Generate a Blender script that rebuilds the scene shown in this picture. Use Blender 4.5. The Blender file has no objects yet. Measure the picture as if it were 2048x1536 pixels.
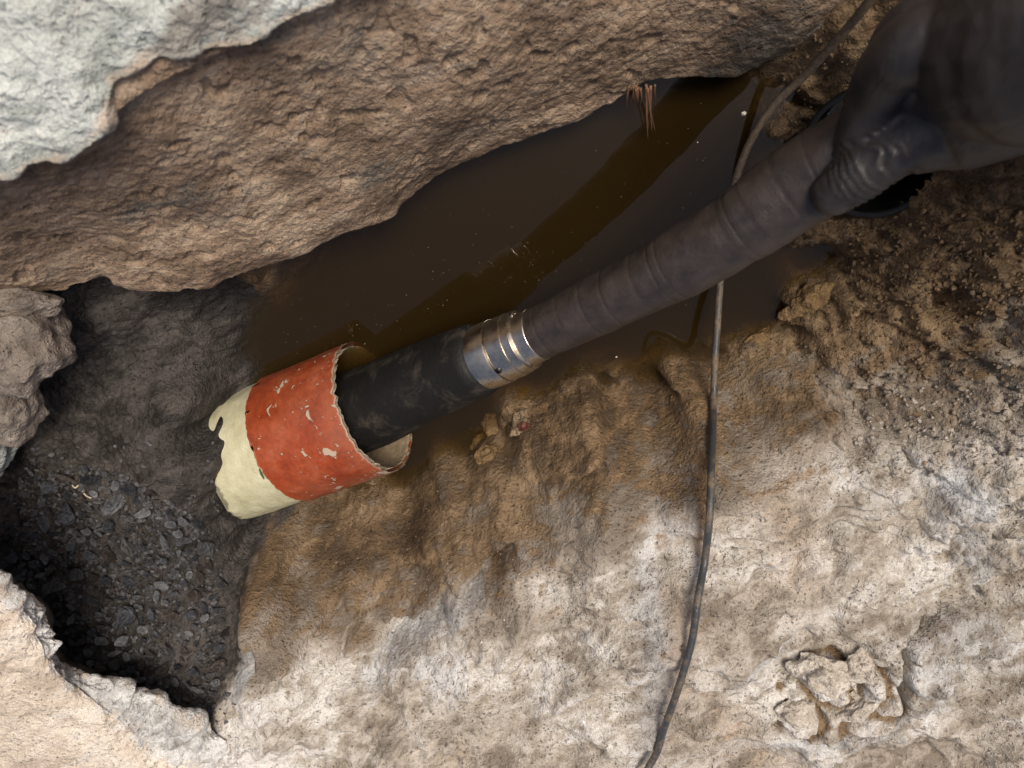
import bpy, bmesh, math, random
import numpy as np
from mathutils import Vector, Matrix

random.seed(7)
rng = np.random.default_rng(11)
sc = bpy.context.scene
COL = sc.collection

# ------------------------------------------------------------------ camera, sky, sun, exposure
CAM_H = 0.38                       # camera height above the water (water is z = 0), metres
TILT = math.radians(28.9)          # tilt away from straight down
FPX = 1500.0                       # focal length in pixels of the 2048 px wide photograph
cam_d = bpy.data.cameras.new('camera')
cam_d.sensor_width = 36.0
cam_d.lens = FPX / 2048.0 * 36.0
cam_d.clip_start = 0.01
cam_d.clip_end = 200.0
cam_d.dof.use_dof = True
cam_d.dof.focus_distance = 0.405
cam_d.dof.aperture_fstop = 13.0
cam = bpy.data.objects.new('camera', cam_d)
cam.location = (0, 0, CAM_H)
cam.rotation_euler = (-TILT, 0, 0)
COL.objects.link(cam)
sc.camera = cam

SUN_AZ = math.radians(20.0)       # compass-like, from +Y towards +X
SUN_EL = math.radians(61.0)
world = bpy.data.worlds.new('World')
sc.world = world
world.use_nodes = True
wn = world.node_tree
wn.nodes.clear()
sky = wn.nodes.new('ShaderNodeTexSky')
sky.sky_type = 'NISHITA'
sky.sun_disc = False
sky.sun_elevation = SUN_EL
sky.sun_rotation = SUN_AZ
sky.air_density = 0.6
sky.dust_density = 6.0
sky.ozone_density = 1.0
bg = wn.nodes.new('ShaderNodeBackground')
bg.inputs['Strength'].default_value = 0.12
wo = wn.nodes.new('ShaderNodeOutputWorld')
wn.links.new(sky.outputs[0], bg.inputs[0])
wn.links.new(bg.outputs[0], wo.inputs[0])

sun_d = bpy.data.lights.new('sun', 'SUN')
sun_d.energy = 2.6
sun_d.angle = math.radians(24.0)
sun_d.color = (1.0, 0.92, 0.80)
sun = bpy.data.objects.new('sun', sun_d)
sdir = Vector((math.sin(SUN_AZ) * math.cos(SUN_EL), math.cos(SUN_AZ) * math.cos(SUN_EL), math.sin(SUN_EL)))
sun.rotation_euler = sdir.to_track_quat('Z', 'Y').to_euler()
sun.location = sdir * 3
COL.objects.link(sun)

sc.view_settings.view_transform = 'Standard'
sc.view_settings.look = 'None'
sc.view_settings.exposure = 0.0
sc.view_settings.gamma = 1.0
sc.view_settings.use_curve_mapping = False
sc.cycles.use_denoising = True
sc.cycles.max_bounces = 8
sc.cycles.transparent_max_bounces = 8
sc.cycles.caustics_reflective = False
sc.cycles.caustics_refractive = False

# ------------------------------------------------------------------ survey helpers: a sighting (px, py) at height z -> a place
CT, ST = math.cos(TILT), math.sin(TILT)


def wp(px, py, z):
    u = (px - 1024.0) / FPX
    v = -(py - 768.0) / FPX
    k = (CAM_H - z) / (CT + v * ST)
    return np.array((u * k, (-ST + v * CT) * k, z))


def W(*pts):
    return np.array([wp(*p) for p in pts])


# ------------------------------------------------------------------ noise
def _h(ix, iy, iz, seed):
    n = (ix * 374761393 + iy * 668265263 + iz * 2147483647 + seed * 1274126177) & 0xFFFFFFFF
    n = ((n ^ (n >> 13)) * 1274126177) & 0xFFFFFFFF
    n = ((n ^ (n >> 16)) * 2246822519) & 0xFFFFFFFF
    return n ^ (n >> 15)


_G = np.array([(1, 1, 0), (-1, 1, 0), (1, -1, 0), (-1, -1, 0), (1, 0, 1), (-1, 0, 1), (1, 0, -1), (-1, 0, -1),
               (0, 1, 1), (0, -1, 1), (0, 1, -1), (0, -1, -1), (1, 1, 0), (-1, 1, 0), (0, -1, 1), (0, -1, -1)], dtype=np.float32)


def perlin(P, scale=1.0, seed=0):
    P = np.asarray(P, dtype=np.float64) * scale
    I = np.floor(P).astype(np.int64)
    F = (P - I).astype(np.float32)
    U = F * F * F * (F * (F * 6 - 15) + 10)
    out = 0
    for dx in (0, 1):
        wx = U[:, 0] if dx else 1 - U[:, 0]
        for dy in (0, 1):
            wy = U[:, 1] if dy else 1 - U[:, 1]
            for dz in (0, 1):
                wz = U[:, 2] if dz else 1 - U[:, 2]
                g = _G[_h(I[:, 0] + dx, I[:, 1] + dy, I[:, 2] + dz, seed) & 15]
                d = g[:, 0] * (F[:, 0] - dx) + g[:, 1] * (F[:, 1] - dy) + g[:, 2] * (F[:, 2] - dz)
                out = out + wx * wy * wz * d
    return out


def fbm(P, scale, octs=4, seed=0, gain=0.5, lac=2.03):
    a, s, o = 1.0, scale, 0
    for i in range(octs):
        o = o + a * perlin(P, s, seed + i * 17)
        a *= gain
        s *= lac
    return o


def ridged(P, scale, octs=3, seed=0):
    a, s, o = 1.0, scale, 0
    for i in range(octs):
        o = o + a * (1 - 2 * np.abs(perlin(P, s, seed + i * 17)))
        a *= 0.5
        s *= 2.1
    return o


def worley2(x, y, scale, seed=0):
    X, Y = x * scale, y * scale
    ix, iy = np.floor(X).astype(np.int64), np.floor(Y).astype(np.int64)
    f1 = np.full(X.shape, 9.0)
    f2 = np.full(X.shape, 9.0)
    cid = np.zeros(X.shape, dtype=np.int64)
    for dx in (-1, 0, 1):
        for dy in (-1, 0, 1):
            cx, cy = ix + dx, iy + dy
            hh = _h(cx, cy, cx * 0, seed)
            px = cx + (hh & 1023) / 1023.0
            py = cy + ((hh >> 10) & 1023) / 1023.0
            d = np.hypot(px - X, py - Y)
            nearer = d < f1
            f2 = np.where(nearer, f1, np.minimum(f2, d))
            cid = np.where(nearer, hh, cid)
            f1 = np.where(nearer, d, f1)
    return f1, f2, ((cid >> 20) & 1023) / 1023.0


def sstep(a, b, x):
    t = np.clip((x - a) / (b - a), 0, 1)
    return t * t * (3 - 2 * t)


def seg_dist(x, y, poly):
    """distance to a polyline, and the signed side (positive: left of its direction)"""
    best = np.full(x.shape, 1e9)
    side = np.zeros(x.shape)
    par = np.zeros(x.shape)
    n = len(poly) - 1
    for i in range(n):
        ax, ay = poly[i][0], poly[i][1]
        bx, by = poly[i + 1][0], poly[i + 1][1]
        vx, vy = bx - ax, by - ay
        L = vx * vx + vy * vy + 1e-12
        t = np.clip(((x - ax) * vx + (y - ay) * vy) / L, 0, 1)
        d = np.hypot(x - ax - t * vx, y - ay - t * vy)
        m = d < best
        best = np.where(m, d, best)
        side = np.where(m, np.sign(vx * (y - ay) - vy * (x - ax)), side)
        par = np.where(m, (i + t) / n, par)
    return best, side, par


# ------------------------------------------------------------------ object helpers
def tag(o, label=None, cat=None, group=None, kind=None):
    if label: o['label'] = label
    if cat: o['category'] = cat
    if group: o['group'] = group
    if kind: o['kind'] = kind
    return o


def empty(name, loc=(0, 0, 0)):
    o = bpy.data.objects.new(name, None)
    o.empty_display_size = 0.01
    o.location = loc
    COL.objects.link(o)
    return o


def mesh_obj(name, verts, faces, mat=None, parent=None, smooth=True):
    me = bpy.data.meshes.new(name)
    verts = np.asarray(verts, dtype=np.float32)
    me.vertices.add(len(verts))
    me.vertices.foreach_set('co', verts.ravel())
    if isinstance(faces, np.ndarray):
        nf, k = faces.shape
        me.loops.add(nf * k)
        me.loops.foreach_set('vertex_index', faces.astype(np.int32).ravel())
        me.polygons.add(nf)
        me.polygons.foreach_set('loop_start', np.arange(0, nf * k, k, dtype=np.int32))
        me.polygons.foreach_set('loop_total', np.full(nf, k, dtype=np.int32))
    else:
        flat = [i for f in faces for i in f]
        tot = [len(f) for f in faces]
        st = np.concatenate(([0], np.cumsum(tot)[:-1])).astype(np.int32)
        me.loops.add(len(flat))
        me.loops.foreach_set('vertex_index', np.array(flat, dtype=np.int32))
        me.polygons.add(len(faces))
        me.polygons.foreach_set('loop_start', st)
        me.polygons.foreach_set('loop_total', np.array(tot, dtype=np.int32))
    me.update(calc_edges=True)
    me.validate()
    me.polygons.foreach_set('use_smooth', np.full(len(me.polygons), bool(smooth)))
    if mat:
        me.materials.append(mat)
    o = bpy.data.objects.new(name, me)
    COL.objects.link(o)
    if parent:
        o.parent = parent
        o.matrix_parent_inverse = Matrix.Translation(-parent.location)
    return o


def set_attr(o, name, rgba):
    at = o.data.attributes.new(name, 'FLOAT_COLOR', 'POINT')
    at.data.foreach_set('color', np.asarray(rgba, dtype=np.float32).ravel())


def grid_faces(nr, nc):
    i = np.arange(nr - 1)[:, None] * nc + np.arange(nc - 1)[None, :]
    return np.stack([i, i + 1, i + nc + 1, i + nc], axis=-1).reshape(-1, 4)


def grid_normals(P):
    du = np.gradient(P, axis=1)
    dv = np.gradient(P, axis=0)
    n = np.cross(du, dv)
    return n / (np.linalg.norm(n, axis=-1, keepdims=True) + 1e-12)


def crom(pts, n):
    """Catmull-Rom through pts, n samples even in arc length"""
    pts = np.asarray(pts, dtype=float)
    P = np.vstack([2 * pts[0] - pts[1], pts, 2 * pts[-1] - pts[-2]])
    out = []
    for i in range(len(pts) - 1):
        p0, p1, p2, p3 = P[i:i + 4]
        t = np.linspace(0, 1, 24, endpoint=False)[:, None]
        out.append(0.5 * (2 * p1 + (p2 - p0) * t + (2 * p0 - 5 * p1 + 4 * p2 - p3) * t ** 2 + (3 * p1 - p0 - 3 * p2 + p3) * t ** 3))
    out = np.vstack(out + [pts[-1:]])
    s = np.concatenate(([0], np.cumsum(np.linalg.norm(np.diff(out[:, :3], axis=0), axis=1))))
    q = np.linspace(0, s[-1], n)
    return np.stack([np.interp(q, s, out[:, k]) for k in range(out.shape[1])], axis=1)


def loft(rows, nr, nc):
    R = np.stack([crom(r, nc) for r in rows])          # rows x nc x 3
    m = len(rows)
    t = np.linspace(0, m - 1, nr)
    i = np.clip(t.astype(int), 0, m - 2)
    f = (t - i)[:, None, None]
    Rp = np.concatenate([2 * R[:1] - R[1:2], R, 2 * R[-1:] - R[-2:-1]])
    p0, p1, p2, p3 = Rp[i], Rp[i + 1], Rp[i + 2], Rp[i + 3]
    # monotone-ish blend of Catmull-Rom and straight, so that lips stay lips
    cr = 0.5 * (2 * p1 + (p2 - p0) * f + (2 * p0 - 5 * p1 + 4 * p2 - p3) * f ** 2 + (3 * p1 - p0 - 3 * p2 + p3) * f ** 3)
    ln = p1 + (p2 - p1) * f
    return 0.5 * cr + 0.5 * ln, np.broadcast_to(t[:, None], (nr, nc))


def sweep(path, radii, segs=32, cap0=True, cap1=True, rfun=None):
    """closed tube round a path; rfun(i, angle array) -> radius factor"""
    path = np.asarray(path, dtype=float)
    n = len(path)
    T = np.gradient(path, axis=0)
    T /= np.linalg.norm(T, axis=1, keepdims=True)
    up = np.array((0, 0, 1.0))
    if abs(T[0] @ up) > 0.95:
        up = np.array((0, 1.0, 0))
    N = up - T[0] * (up @ T[0])
    N /= np.linalg.norm(N)
    a = np.linspace(0, 2 * math.pi, segs, endpoint=False)
    V = []
    for i in range(n):
        N = N - T[i] * (N @ T[i])
        N /= np.linalg.norm(N)
        B = np.cross(T[i], N)
        r = radii[i] * (rfun(i, a) if rfun else 1.0) * np.ones(segs)
        V.append(path[i] + r[:, None] * (np.cos(a)[:, None] * N + np.sin(a)[:, None] * B))
    V = np.vstack(V)
    F = []
    for i in range(n - 1):
        for j in range(segs):
            k = (j + 1) % segs
            F.append((i * segs + j, i * segs + k, (i + 1) * segs + k, (i + 1) * segs + j))
    F = [tuple(f) for f in F]
    if cap0:
        F.append(tuple(range(segs - 1, -1, -1)))
    if cap1:
        F.append(tuple((n - 1) * segs + j for j in range(segs)))
    return V, F


# ------------------------------------------------------------------ material helpers
class NT:
    def __init__(self, name):
        self.m = bpy.data.materials.new(name)
        self.m.use_nodes = True
        self.t = self.m.node_tree
        self.t.nodes.clear()
        self.out = self.t.nodes.new('ShaderNodeOutputMaterial')

    def n(self, typ, **kw):
        nd = self.t.nodes.new(typ)
        for k, v in kw.items():
            if hasattr(nd, k):
                setattr(nd, k, v)
            else:
                self.i(nd, k.replace('_', ' '), v)
        return nd

    def i(self, nd, name, v):
        if hasattr(v, 'is_linked') or isinstance(v, bpy.types.NodeSocket):
            self.t.links.new(v, nd.inputs[name])
        else:
            nd.inputs[name].default_value = v

    def noise(self, vec, scale, detail=4, rough=0.55, dist=0.0):
        nd = self.t.nodes.new('ShaderNodeTexNoise')
        self.t.links.new(vec, nd.inputs['Vector'])
        nd.inputs['Scale'].default_value = scale
        nd.inputs['Detail'].default_value = detail
        nd.inputs['Roughness'].default_value = rough
        nd.inputs['Distortion'].default_value = dist
        return nd.outputs['Fac']

    def ramp(self, fac, stops, interp='LINEAR'):
        nd = self.t.nodes.new('ShaderNodeValToRGB')
        nd.color_ramp.interpolation = interp
        el = nd.color_ramp.elements
        while len(el) < len(stops):
            el.new(0.5)
        for e, (p, c) in zip(el, stops):
            e.position = p
            if not isinstance(c, (tuple, list)):
                c = (c, c, c)
            e.color = (*c[:3], 1)
        self.t.links.new(fac, nd.inputs[0])
        return nd.outputs[0]

    def mix(self, fac, a, b, mode='MIX'):
        nd = self.t.nodes.new('ShaderNodeMix')
        nd.data_type = 'RGBA'
        nd.blend_type = mode
        for s, v in ((nd.inputs[0], fac), (nd.inputs[6], a), (nd.inputs[7], b)):
            if isinstance(v, bpy.types.NodeSocket):
                self.t.links.new(v, s)
            elif isinstance(v, (tuple, list)):
                s.default_value = (*v[:3], 1)
            else:
                s.default_value = v
        return nd.outputs[2]

    def math(self, op, a, b=0.0, clamp=False):
        nd = self.t.nodes.new('ShaderNodeMath')
        nd.operation = op
        nd.use_clamp = clamp
        for s, v in ((nd.inputs[0], a), (nd.inputs[1], b)):
            if isinstance(v, bpy.types.NodeSocket):
                self.t.links.new(v, s)
            else:
                s.default_value = v
        return nd.outputs[0]

    def coord(self, which='Object', scale=(1, 1, 1), rot=(0, 0, 0)):
        tc = self.t.nodes.new('ShaderNodeTexCoord')
        if scale == (1, 1, 1) and rot == (0, 0, 0):
            return tc.outputs[which]
        mp = self.t.nodes.new('ShaderNodeMapping')
        mp.inputs['Scale'].default_value = scale
        mp.inputs['Rotation'].default_value = rot
        self.t.links.new(tc.outputs[which], mp.inputs[0])
        return mp.outputs[0]

    def principled(self, col, rough=0.8, metallic=0.0, bump=None, bump_dist=0.001, bump_str=1.0, spec=0.5, **kw):
        b = self.t.nodes.new('ShaderNodeBsdfPrincipled')
        for nm, v in (('Base Color', col), ('Roughness', rough), ('Metallic', metallic), ('Specular IOR Level', spec)):
            if isinstance(v, bpy.types.NodeSocket):
                self.t.links.new(v, b.inputs[nm])
            elif isinstance(v, (tuple, list)):
                b.inputs[nm].default_value = (*v[:3], 1)
            else:
                b.inputs[nm].default_value = v
        for k, v in kw.items():
            b.inputs[k.replace('_', ' ')].default_value = v
        if bump is not None:
            bp = self.t.nodes.new('ShaderNodeBump')
            bp.inputs['Distance'].default_value = bump_dist
            bp.inputs['Strength'].default_value = bump_str
            self.t.links.new(bump, bp.inputs['Height'])
            self.t.links.new(bp.outputs[0], b.inputs['Normal'])
        self.t.links.new(b.outputs[0], self.out.inputs[0])
        return b

    def sep(self, attr='zone'):
        a = self.t.nodes.new('ShaderNodeAttribute')
        a.attribute_name = attr
        s = self.t.nodes.new('ShaderNodeSeparateColor')
        self.t.links.new(a.outputs['Color'], s.inputs[0])
        return s.outputs[0], s.outputs[1], s.outputs[2], a.outputs['Alpha']


def earth_material(name, dry, damp, soil, ochre=(0.30, 0.185, 0.095), speck=0.55, fine=0.0011, use_zone=True, grey=(0.41, 0.412, 0.41)):
    """dry, damp, soil: three-colour palettes (low, mid, high); the vertex attribute zone says where the ground is damp clay with painted warm glow and gap shade (R),
    dark humus (G), rust-stained (B), lime-grey with painted cool skylight (A)"""
    t = NT(name)
    co = t.coord()
    n3 = t.noise(co, 330, 3, 0.68)
    off = t.n('ShaderNodeVectorMath', operation='MULTIPLY_ADD')
    t.t.links.new(n3.node.outputs['Color'], off.inputs[0])
    off.inputs[1].default_value = (.0042, .0042, .0042)
    t.t.links.new(co, off.inputs[2])
    cod = off.outputs[0]
    n4 = t.noise(co, 1500, 1, 0.6)
    if use_zone:
        n1, n2, pm1, pm2 = t.sep('tone')
    else:
        n1, n2, pm1, pm2 = t.noise(co, 30, 3), t.noise(co, 90, 3), t.noise(co, 120, 2), t.noise(co, 60, 2)
    f = t.math('ADD', t.math('MULTIPLY', n1, 0.4), t.math('MULTIPLY', n2, 0.35))
    f = t.math('ADD', f, t.math('MULTIPLY', n3, 0.25))

    def pal(p):
        return t.ramp(f, [(0.36, p[0]), (0.5, p[1]), (0.64, p[2])])
    col = pal(dry)
    if use_zone:
        r, g, b, a = t.sep()
        jit = t.math('SUBTRACT', t.math('ADD', n2, t.math('MULTIPLY', n3, 0.6)), 0.8)

        def z(s, w=0.9, lo_=.25, hi_=.75):
            v = t.math('ADD', s, t.math('MULTIPLY', jit, w))
            mr = t.n('ShaderNodeMapRange', interpolation_type='SMOOTHSTEP')
            t.t.links.new(v, mr.inputs[0])
            mr.inputs[1].default_value = lo_
            mr.inputs[2].default_value = hi_
            return mr.outputs[0]
        zr, zg, zb, za = z(r, 1.0, .14, .86), z(g), z(b, .9, .1, 1.2), z(a, .9, .1, 1.1)
        col = t.mix(za, col, pal([tuple(c * k for c in grey) for k in (0.65, 1.0, 1.5)]))
        col = t.mix(zr, col, pal(damp))
        col = t.mix(zb, col, ochre)
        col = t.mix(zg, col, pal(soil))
        rough = t.ramp(t.math('MAXIMUM', zr, zg), [(0.0, 0.92), (1.0, 0.62)])
    else:
        rough = 0.9
    # grains and dark pits
    vor = t.n('ShaderNodeTexVoronoi', feature='F1')
    t.t.links.new(cod, vor.inputs['Vector'])
    vor.inputs['Scale'].default_value = 260
    pits = t.ramp(vor.outputs['Distance'], [(0.04, 1.0), (0.28, 0.0)])
    pits = t.math('MULTIPLY', pits, t.ramp(vor.outputs['Color'], [(.42, 0.0), (.5, 1.0)]))
    pitm = t.ramp(pm1, [(0.40, 0.0), (0.60, 1.0)])
    vor2 = t.n('ShaderNodeTexVoronoi', feature='F1')
    t.t.links.new(cod, vor2.inputs['Vector'])
    vor2.inputs['Scale'].default_value = 540
    pits2 = t.ramp(vor2.outputs['Distance'], [(0.05, 1.0), (0.36, 0.0)])
    pits2 = t.math('MULTIPLY', pits2, t.ramp(vor2.outputs['Color'], [(.46, 0.0), (.62, 1.0)]))
    pitm2 = t.ramp(pm2, [(0.35, 0.1), (0.62, 1.0)])
    pp = t.math('MAXIMUM', t.math('MULTIPLY', pits, pitm), t.math('MULTIPLY', pits2, pitm2))
    col = t.mix(t.math('MULTIPLY', pp, speck), col, (0.055, 0.043, 0.035))
    grain = t.ramp(n4, [(0.3, 0.84), (0.5, 1.0), (0.7, 1.16)])
    col = t.mix(1.0, col, grain, 'MULTIPLY')
    hgt = t.math('ADD', t.math('MULTIPLY', n3, 1.0), t.math('MULTIPLY', n4, 0.2))
    hgt = t.math('SUBTRACT', hgt, t.math('MULTIPLY', pp, 0.5))
    t.principled(col, rough, bump=hgt, bump_dist=fine * 2.2, bump_str=1.0, spec=0.35)
    return t.m


def tone_attr(o, P, seed, ang=-22):
    a_ = math.radians(ang)
    S = np.stack([(P[:, 0] * math.cos(a_) - P[:, 1] * math.sin(a_)), (P[:, 0] * math.sin(a_) + P[:, 1] * math.cos(a_)) * 2.6, P[:, 2] * 1.6], axis=1)
    S = S + (fbm(P, 30, 2, seed + 1) * .012)[:, None]
    T = np.stack([.5 + .42 * fbm(P, 22, 4, seed, .6), .5 + .42 * fbm(S, 60, 4, seed + 3, .62), .5 + .4 * fbm(P, 120, 2, seed + 5), .5 + .4 * fbm(P, 55, 3, seed + 7)], axis=1)
    set_attr(o, 'tone', np.clip(T, 0, 1))


def lerp3(c, k):
    return tuple(x * k for x in c)


M_GROUND = earth_material('bank_earth', dry=[(0.215, 0.178, 0.138), (0.405, 0.358, 0.298), (0.66, 0.63, 0.585)],
                          damp=[(0.066, 0.041, 0.021), (0.14, 0.09, 0.047), (0.24, 0.165, 0.095)],  # clay brown that also holds the painted warm glow
                          soil=[(0.017, 0.014, 0.012), (0.036, 0.031, 0.027), (0.075, 0.064, 0.056)])
M_WALL = earth_material('wall_clay', dry=[(0.145, 0.10, 0.066), (0.285, 0.20, 0.135), (0.42, 0.315, 0.22)],
                        damp=[(0.045, 0.03, 0.018), (0.09, 0.06, 0.035), (0.15, 0.10, 0.06)],
                        soil=[(0.05, 0.043, 0.035), (0.095, 0.08, 0.065), (0.17, 0.145, 0.115)], speck=0.45)
M_PALE = earth_material('pale_limestone', dry=[(0.36, 0.385, 0.35), (0.52, 0.55, 0.51), (0.68, 0.705, 0.665)],
                        damp=[(0.26, 0.22, 0.18), (0.40, 0.33, 0.26), (0.5, 0.42, 0.33)],
                        soil=[(0.16, 0.15, 0.13), (0.26, 0.245, 0.215), (0.36, 0.34, 0.3)], speck=0.12)
M_SLAB = earth_material('cream_stone', dry=[(0.46, 0.38, 0.30), (0.62, 0.53, 0.43), (0.72, 0.64, 0.54)],
                        damp=[(0.26, 0.25, 0.24), (0.46, 0.45, 0.43), (0.66, 0.65, 0.62)],
                        soil=[(0.10, 0.085, 0.065), (0.2, 0.16, 0.12), (0.3, 0.25, 0.19)], speck=0.2)
M_STONE = earth_material('loose_stone', dry=[(0.33, 0.285, 0.23), (0.50, 0.445, 0.37), (0.68, 0.625, 0.55)], damp=None, soil=None, use_zone=False, speck=0.4)
M_TANSTONE = earth_material('tan_stone', dry=[(0.17, 0.12, 0.072), (0.27, 0.195, 0.12), (0.37, 0.28, 0.18)], damp=None, soil=None, use_zone=False, speck=0.3)
M_WETSTONE = earth_material('wet_stone', dry=[(0.13, 0.08, 0.035), (0.21, 0.135, 0.062), (0.3, 0.2, 0.1)], damp=None, soil=None, use_zone=False, speck=0.3)

# ------------------------------------------------------------------ the pit: one sheet of ground
CP = [
    # bed of the pool
    (600, 640, -.028), (800, 600, -.035), (1000, 560, -.045), (1200, 450, -.05), (1350, 300, -.05), (1480, 260, -.03),
    (1300, 600, -.05), (1500, 550, -.045), (1100, 700, -.04), (860, 850, -.022), (1610, 480, -.03), (900, 420, -.03), (1100, 330, -.03), (1280, 240, -.03), (1400, 200, -.03),
    (650, 850, -.04), (560, 900, -.03), (750, 800, -.03), (520, 680, -.015), (1560, 320, -.02), (1640, 360, -.02), (560, 700, -.025),
    (850, 890, -.026), (930, 862, -.026), (962, 805, -.026), (1080, 738, -.026), (1200, 724, -.026), (1310, 714, -.026), (1400, 668, -.026), (1500, 620, -.026), (800, 920, -.024),
    # water's edge on the broad bank
    (770, 962, .001), (870, 925, 0), (940, 918, 0), (1005, 880, .001), (1015, 805, 0), (1120, 768, 0), (1220, 752, 0), (1320, 744, .001),
    (1420, 700, 0), (1500, 675, .0), (1560, 600, .0), (1665, 550, 0), (1684, 440, .0), (1600, 250, .0), (1555, 200, .0), (1520, 130, .003),
    
    # bank, rising
    (650, 1030, .012), (500, 850, .008), (490, 920, .008), (500, 980, .008), (520, 1010, .006), (480, 825, .008), (450, 800, .004), (430, 815, .010), (470, 788, .002), (760, 1010, .014), (900, 970, .02), (1050, 900, .026), (1200, 830, .03), (1350, 800, .03), (1480, 760, .018),
    (600, 1120, .034), (700, 1100, .034), (850, 1080, .045), (1000, 1000, .046), (1200, 920, .056), (1400, 880, .055), (1600, 760, .034),
    (1700, 640, .022), (1800, 560, .034), (550, 1250, .074), (680, 1200, .055), (800, 1260, .072), (1000, 1150, .075), (1200, 1060, .081),
    (1400, 1020, .08), (1600, 900, .065), (1750, 800, .055), (1900, 700, .054), (2048, 600, .066), (1950, 440, .058), (2048, 350, .078),
    (500, 1380, .101), (700, 1400, .1), (900, 1350, .1), (1200, 1250, .1), (1500, 1150, .095), (1750, 1000, .085), (1950, 880, .08),
    (560, 1500, .116), (700, 1536, .117), (1000, 1536, .121), (1400, 1400, .112), (1700, 1280, .105), (1950, 1150, .1), (2048, 1000, .1),
    (1500, 1536, .118), (1800, 1450, .117), (2048, 1400, .119), (2100, 1250, .117),
    # beyond the frame
    (1000, 1750, .13), (1800, 1750, .13), (2300, 1300, .125), (2300, 800, .12), (2250, 300, .12), (500, 1750, .13),
    # soil round the black duct
    (1650, 150, .012), (1720, 80, .03), (1810, 0, .055), (1585, 170, .006), (1760, 470, .022),
    # left: dark soil and the hollow with the chippings
    (60, 620, .04), (180, 600, .03), (300, 610, .022), (430, 620, .008), (470, 690, .001), (500, 745, .002), (380, 720, .014), (250, 750, .024), (100, 800, .03),
    (380, 800, .034), (330, 830, .042), (396, 845, .034), (428, 866, .037), (438, 900, .044), (437, 935, .045), (434, 980, .043), (432, 1030, .041), (350, 900, .046), (300, 850, .041), (200, 850, .036), (440, 745, .01),
    (490, 1052, .032), (560, 1055, .025), (620, 1030, .012),
    (100, 950, .034), (250, 1000, .04), (400, 1050, .044), (200, 1150, .048), (350, 1200, .064), (300, 1300, .084), (400, 1400, .097), (100, 1200, .042), (200, 1300, .068),
    (0, 1000, .03), (440, 1130, .05), (430, 1250, .062), (100, 1400, .05), (-100, 1200, .034), (250, 1500, .07), (-100, 800, .03), (-150, 1000, .03),
    (440, 1330, .084), (475, 1330, .084), (480, 1260, .070), (475, 1420, .101), (480, 1500, .112), (520, 1560, .116), (-150, 1500, .02), (100, 1650, .02),
    # under the far wall
    (0, 480, .03), (300, 450, .02), (600, 350, .01), (900, 200, .0), (1250, 50, .0), (1500, 20, .0),
]
DUCT_C = wp(1732, 316, .034)
DUCT_N = np.array((-.58, -.16, .80))
DUCT_N /= np.linalg.norm(DUCT_N)
_e1 = np.cross(DUCT_N, (0, 0, 1.0)); _e1 /= np.linalg.norm(_e1)
_e2 = np.cross(DUCT_N, _e1)
CPW = np.vstack([W(*CP)] + [[DUCT_C]] + [[DUCT_C + .042 * (math.cos(a) * _e1 + math.sin(a) * _e2)] for a in np.linspace(0, 2 * math.pi, 10, endpoint=False)])
_xy = CPW[:, :2]
_d = np.linalg.norm(_xy[:, None] - _xy[None], axis=-1)
_n = len(_xy)
_A = np.zeros((_n + 3, _n + 3))
_A[:_n, :_n] = _d - np.eye(_n) * 0.0003
_A[:_n, _n] = 1
_A[:_n, _n + 1:] = _xy
_A[_n, :_n] = 1
_A[_n + 1:, :_n] = _xy.T
_w = np.linalg.solve(_A, np.concatenate([CPW[:, 2], np.zeros(3)]))


def ground_base(x, y):
    z = np.zeros(x.shape) + _w[_n] + _w[_n + 1] * x + _w[_n + 2] * y
    for i in range(_n):
        z += _w[i] * np.sqrt((x - _xy[i, 0]) ** 2 + (y - _xy[i, 1]) ** 2 + 1e-6)
    out = sstep(0.10, 0.30, np.maximum(np.abs(x - 0.0) - 0.28, np.abs(y + 0.22) - 0.22))
    z = np.clip(z, -0.06, 0.14)
    return z * (1 - out) + 0.128 * out


def ground_px(px, py, n=6):
    """where the sight line through (px, py) meets the smooth ground"""
    z = 0.05
    for _ in range(40):
        p = wp(px, py, z)
        z = 0.6 * z + 0.4 * float(ground_base(np.array([p[0]]), np.array([p[1]]))[0])
    return wp(px, py, z)


def gpoly(pts):
    return [ground_px(*p) for p in pts]


def axis_coords(lo, hi, step, far):
    a = list(np.arange(lo, hi + step / 2, step))
    s, v, up = step, a[-1], []
    while v < far:
        s *= 1.22
        v += s
        up.append(v)
    s, v, dn = step, a[0], []
    while v > -far:
        s *= 1.22
        v -= s
        dn.append(v)
    return np.array(dn[::-1] + a + up)


gx = axis_coords(-0.385, 0.335, 0.00105, 7.0)
gy = axis_coords(-0.50, 0.005, 0.00105, 7.0)
GX, GY = np.meshgrid(gx, gy)
sh = GX.shape
x, y = GX.ravel(), GY.ravel()
zb = ground_base(x, y)
P3 = np.stack([x, y, zb * 0.6], axis=1)
near = 1 - sstep(0.05, 0.5, np.maximum(np.abs(x) - 0.33, np.abs(y + 0.23) - 0.25))

# where is what
dry_line, dry_side, _ = seg_dist(x, y, gpoly([(560, 1130), (640, 1110), (780, 1150), (950, 1080), (1150, 960), (1330, 880), (1450, 840), (1600, 760), (1750, 740), (1900, 740), (2100, 720)]))
hum = fbm(P3, 16, 3, 5)
crumb_c = [(ground_px(*p), r) for p, r in (((1850, 520), .06), ((1960, 420), .05), ((1900, 650), .05), ((1800, 800), .05), ((1930, 850), .05), ((1960, 1040), .04), ((1740, 880), .03), ((1640, 690), .025))]
crumb = np.zeros(x.shape)
for c, r in crumb_c:
    crumb = np.maximum(crumb, 1 - sstep(r * .55, r * 1.15, np.hypot(x - c[0], y - c[1]) + hum * .012))
left_edge = gpoly([(640, 1040), (560, 1075), (490, 1110), (470, 1180), (480, 1215)])
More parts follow.
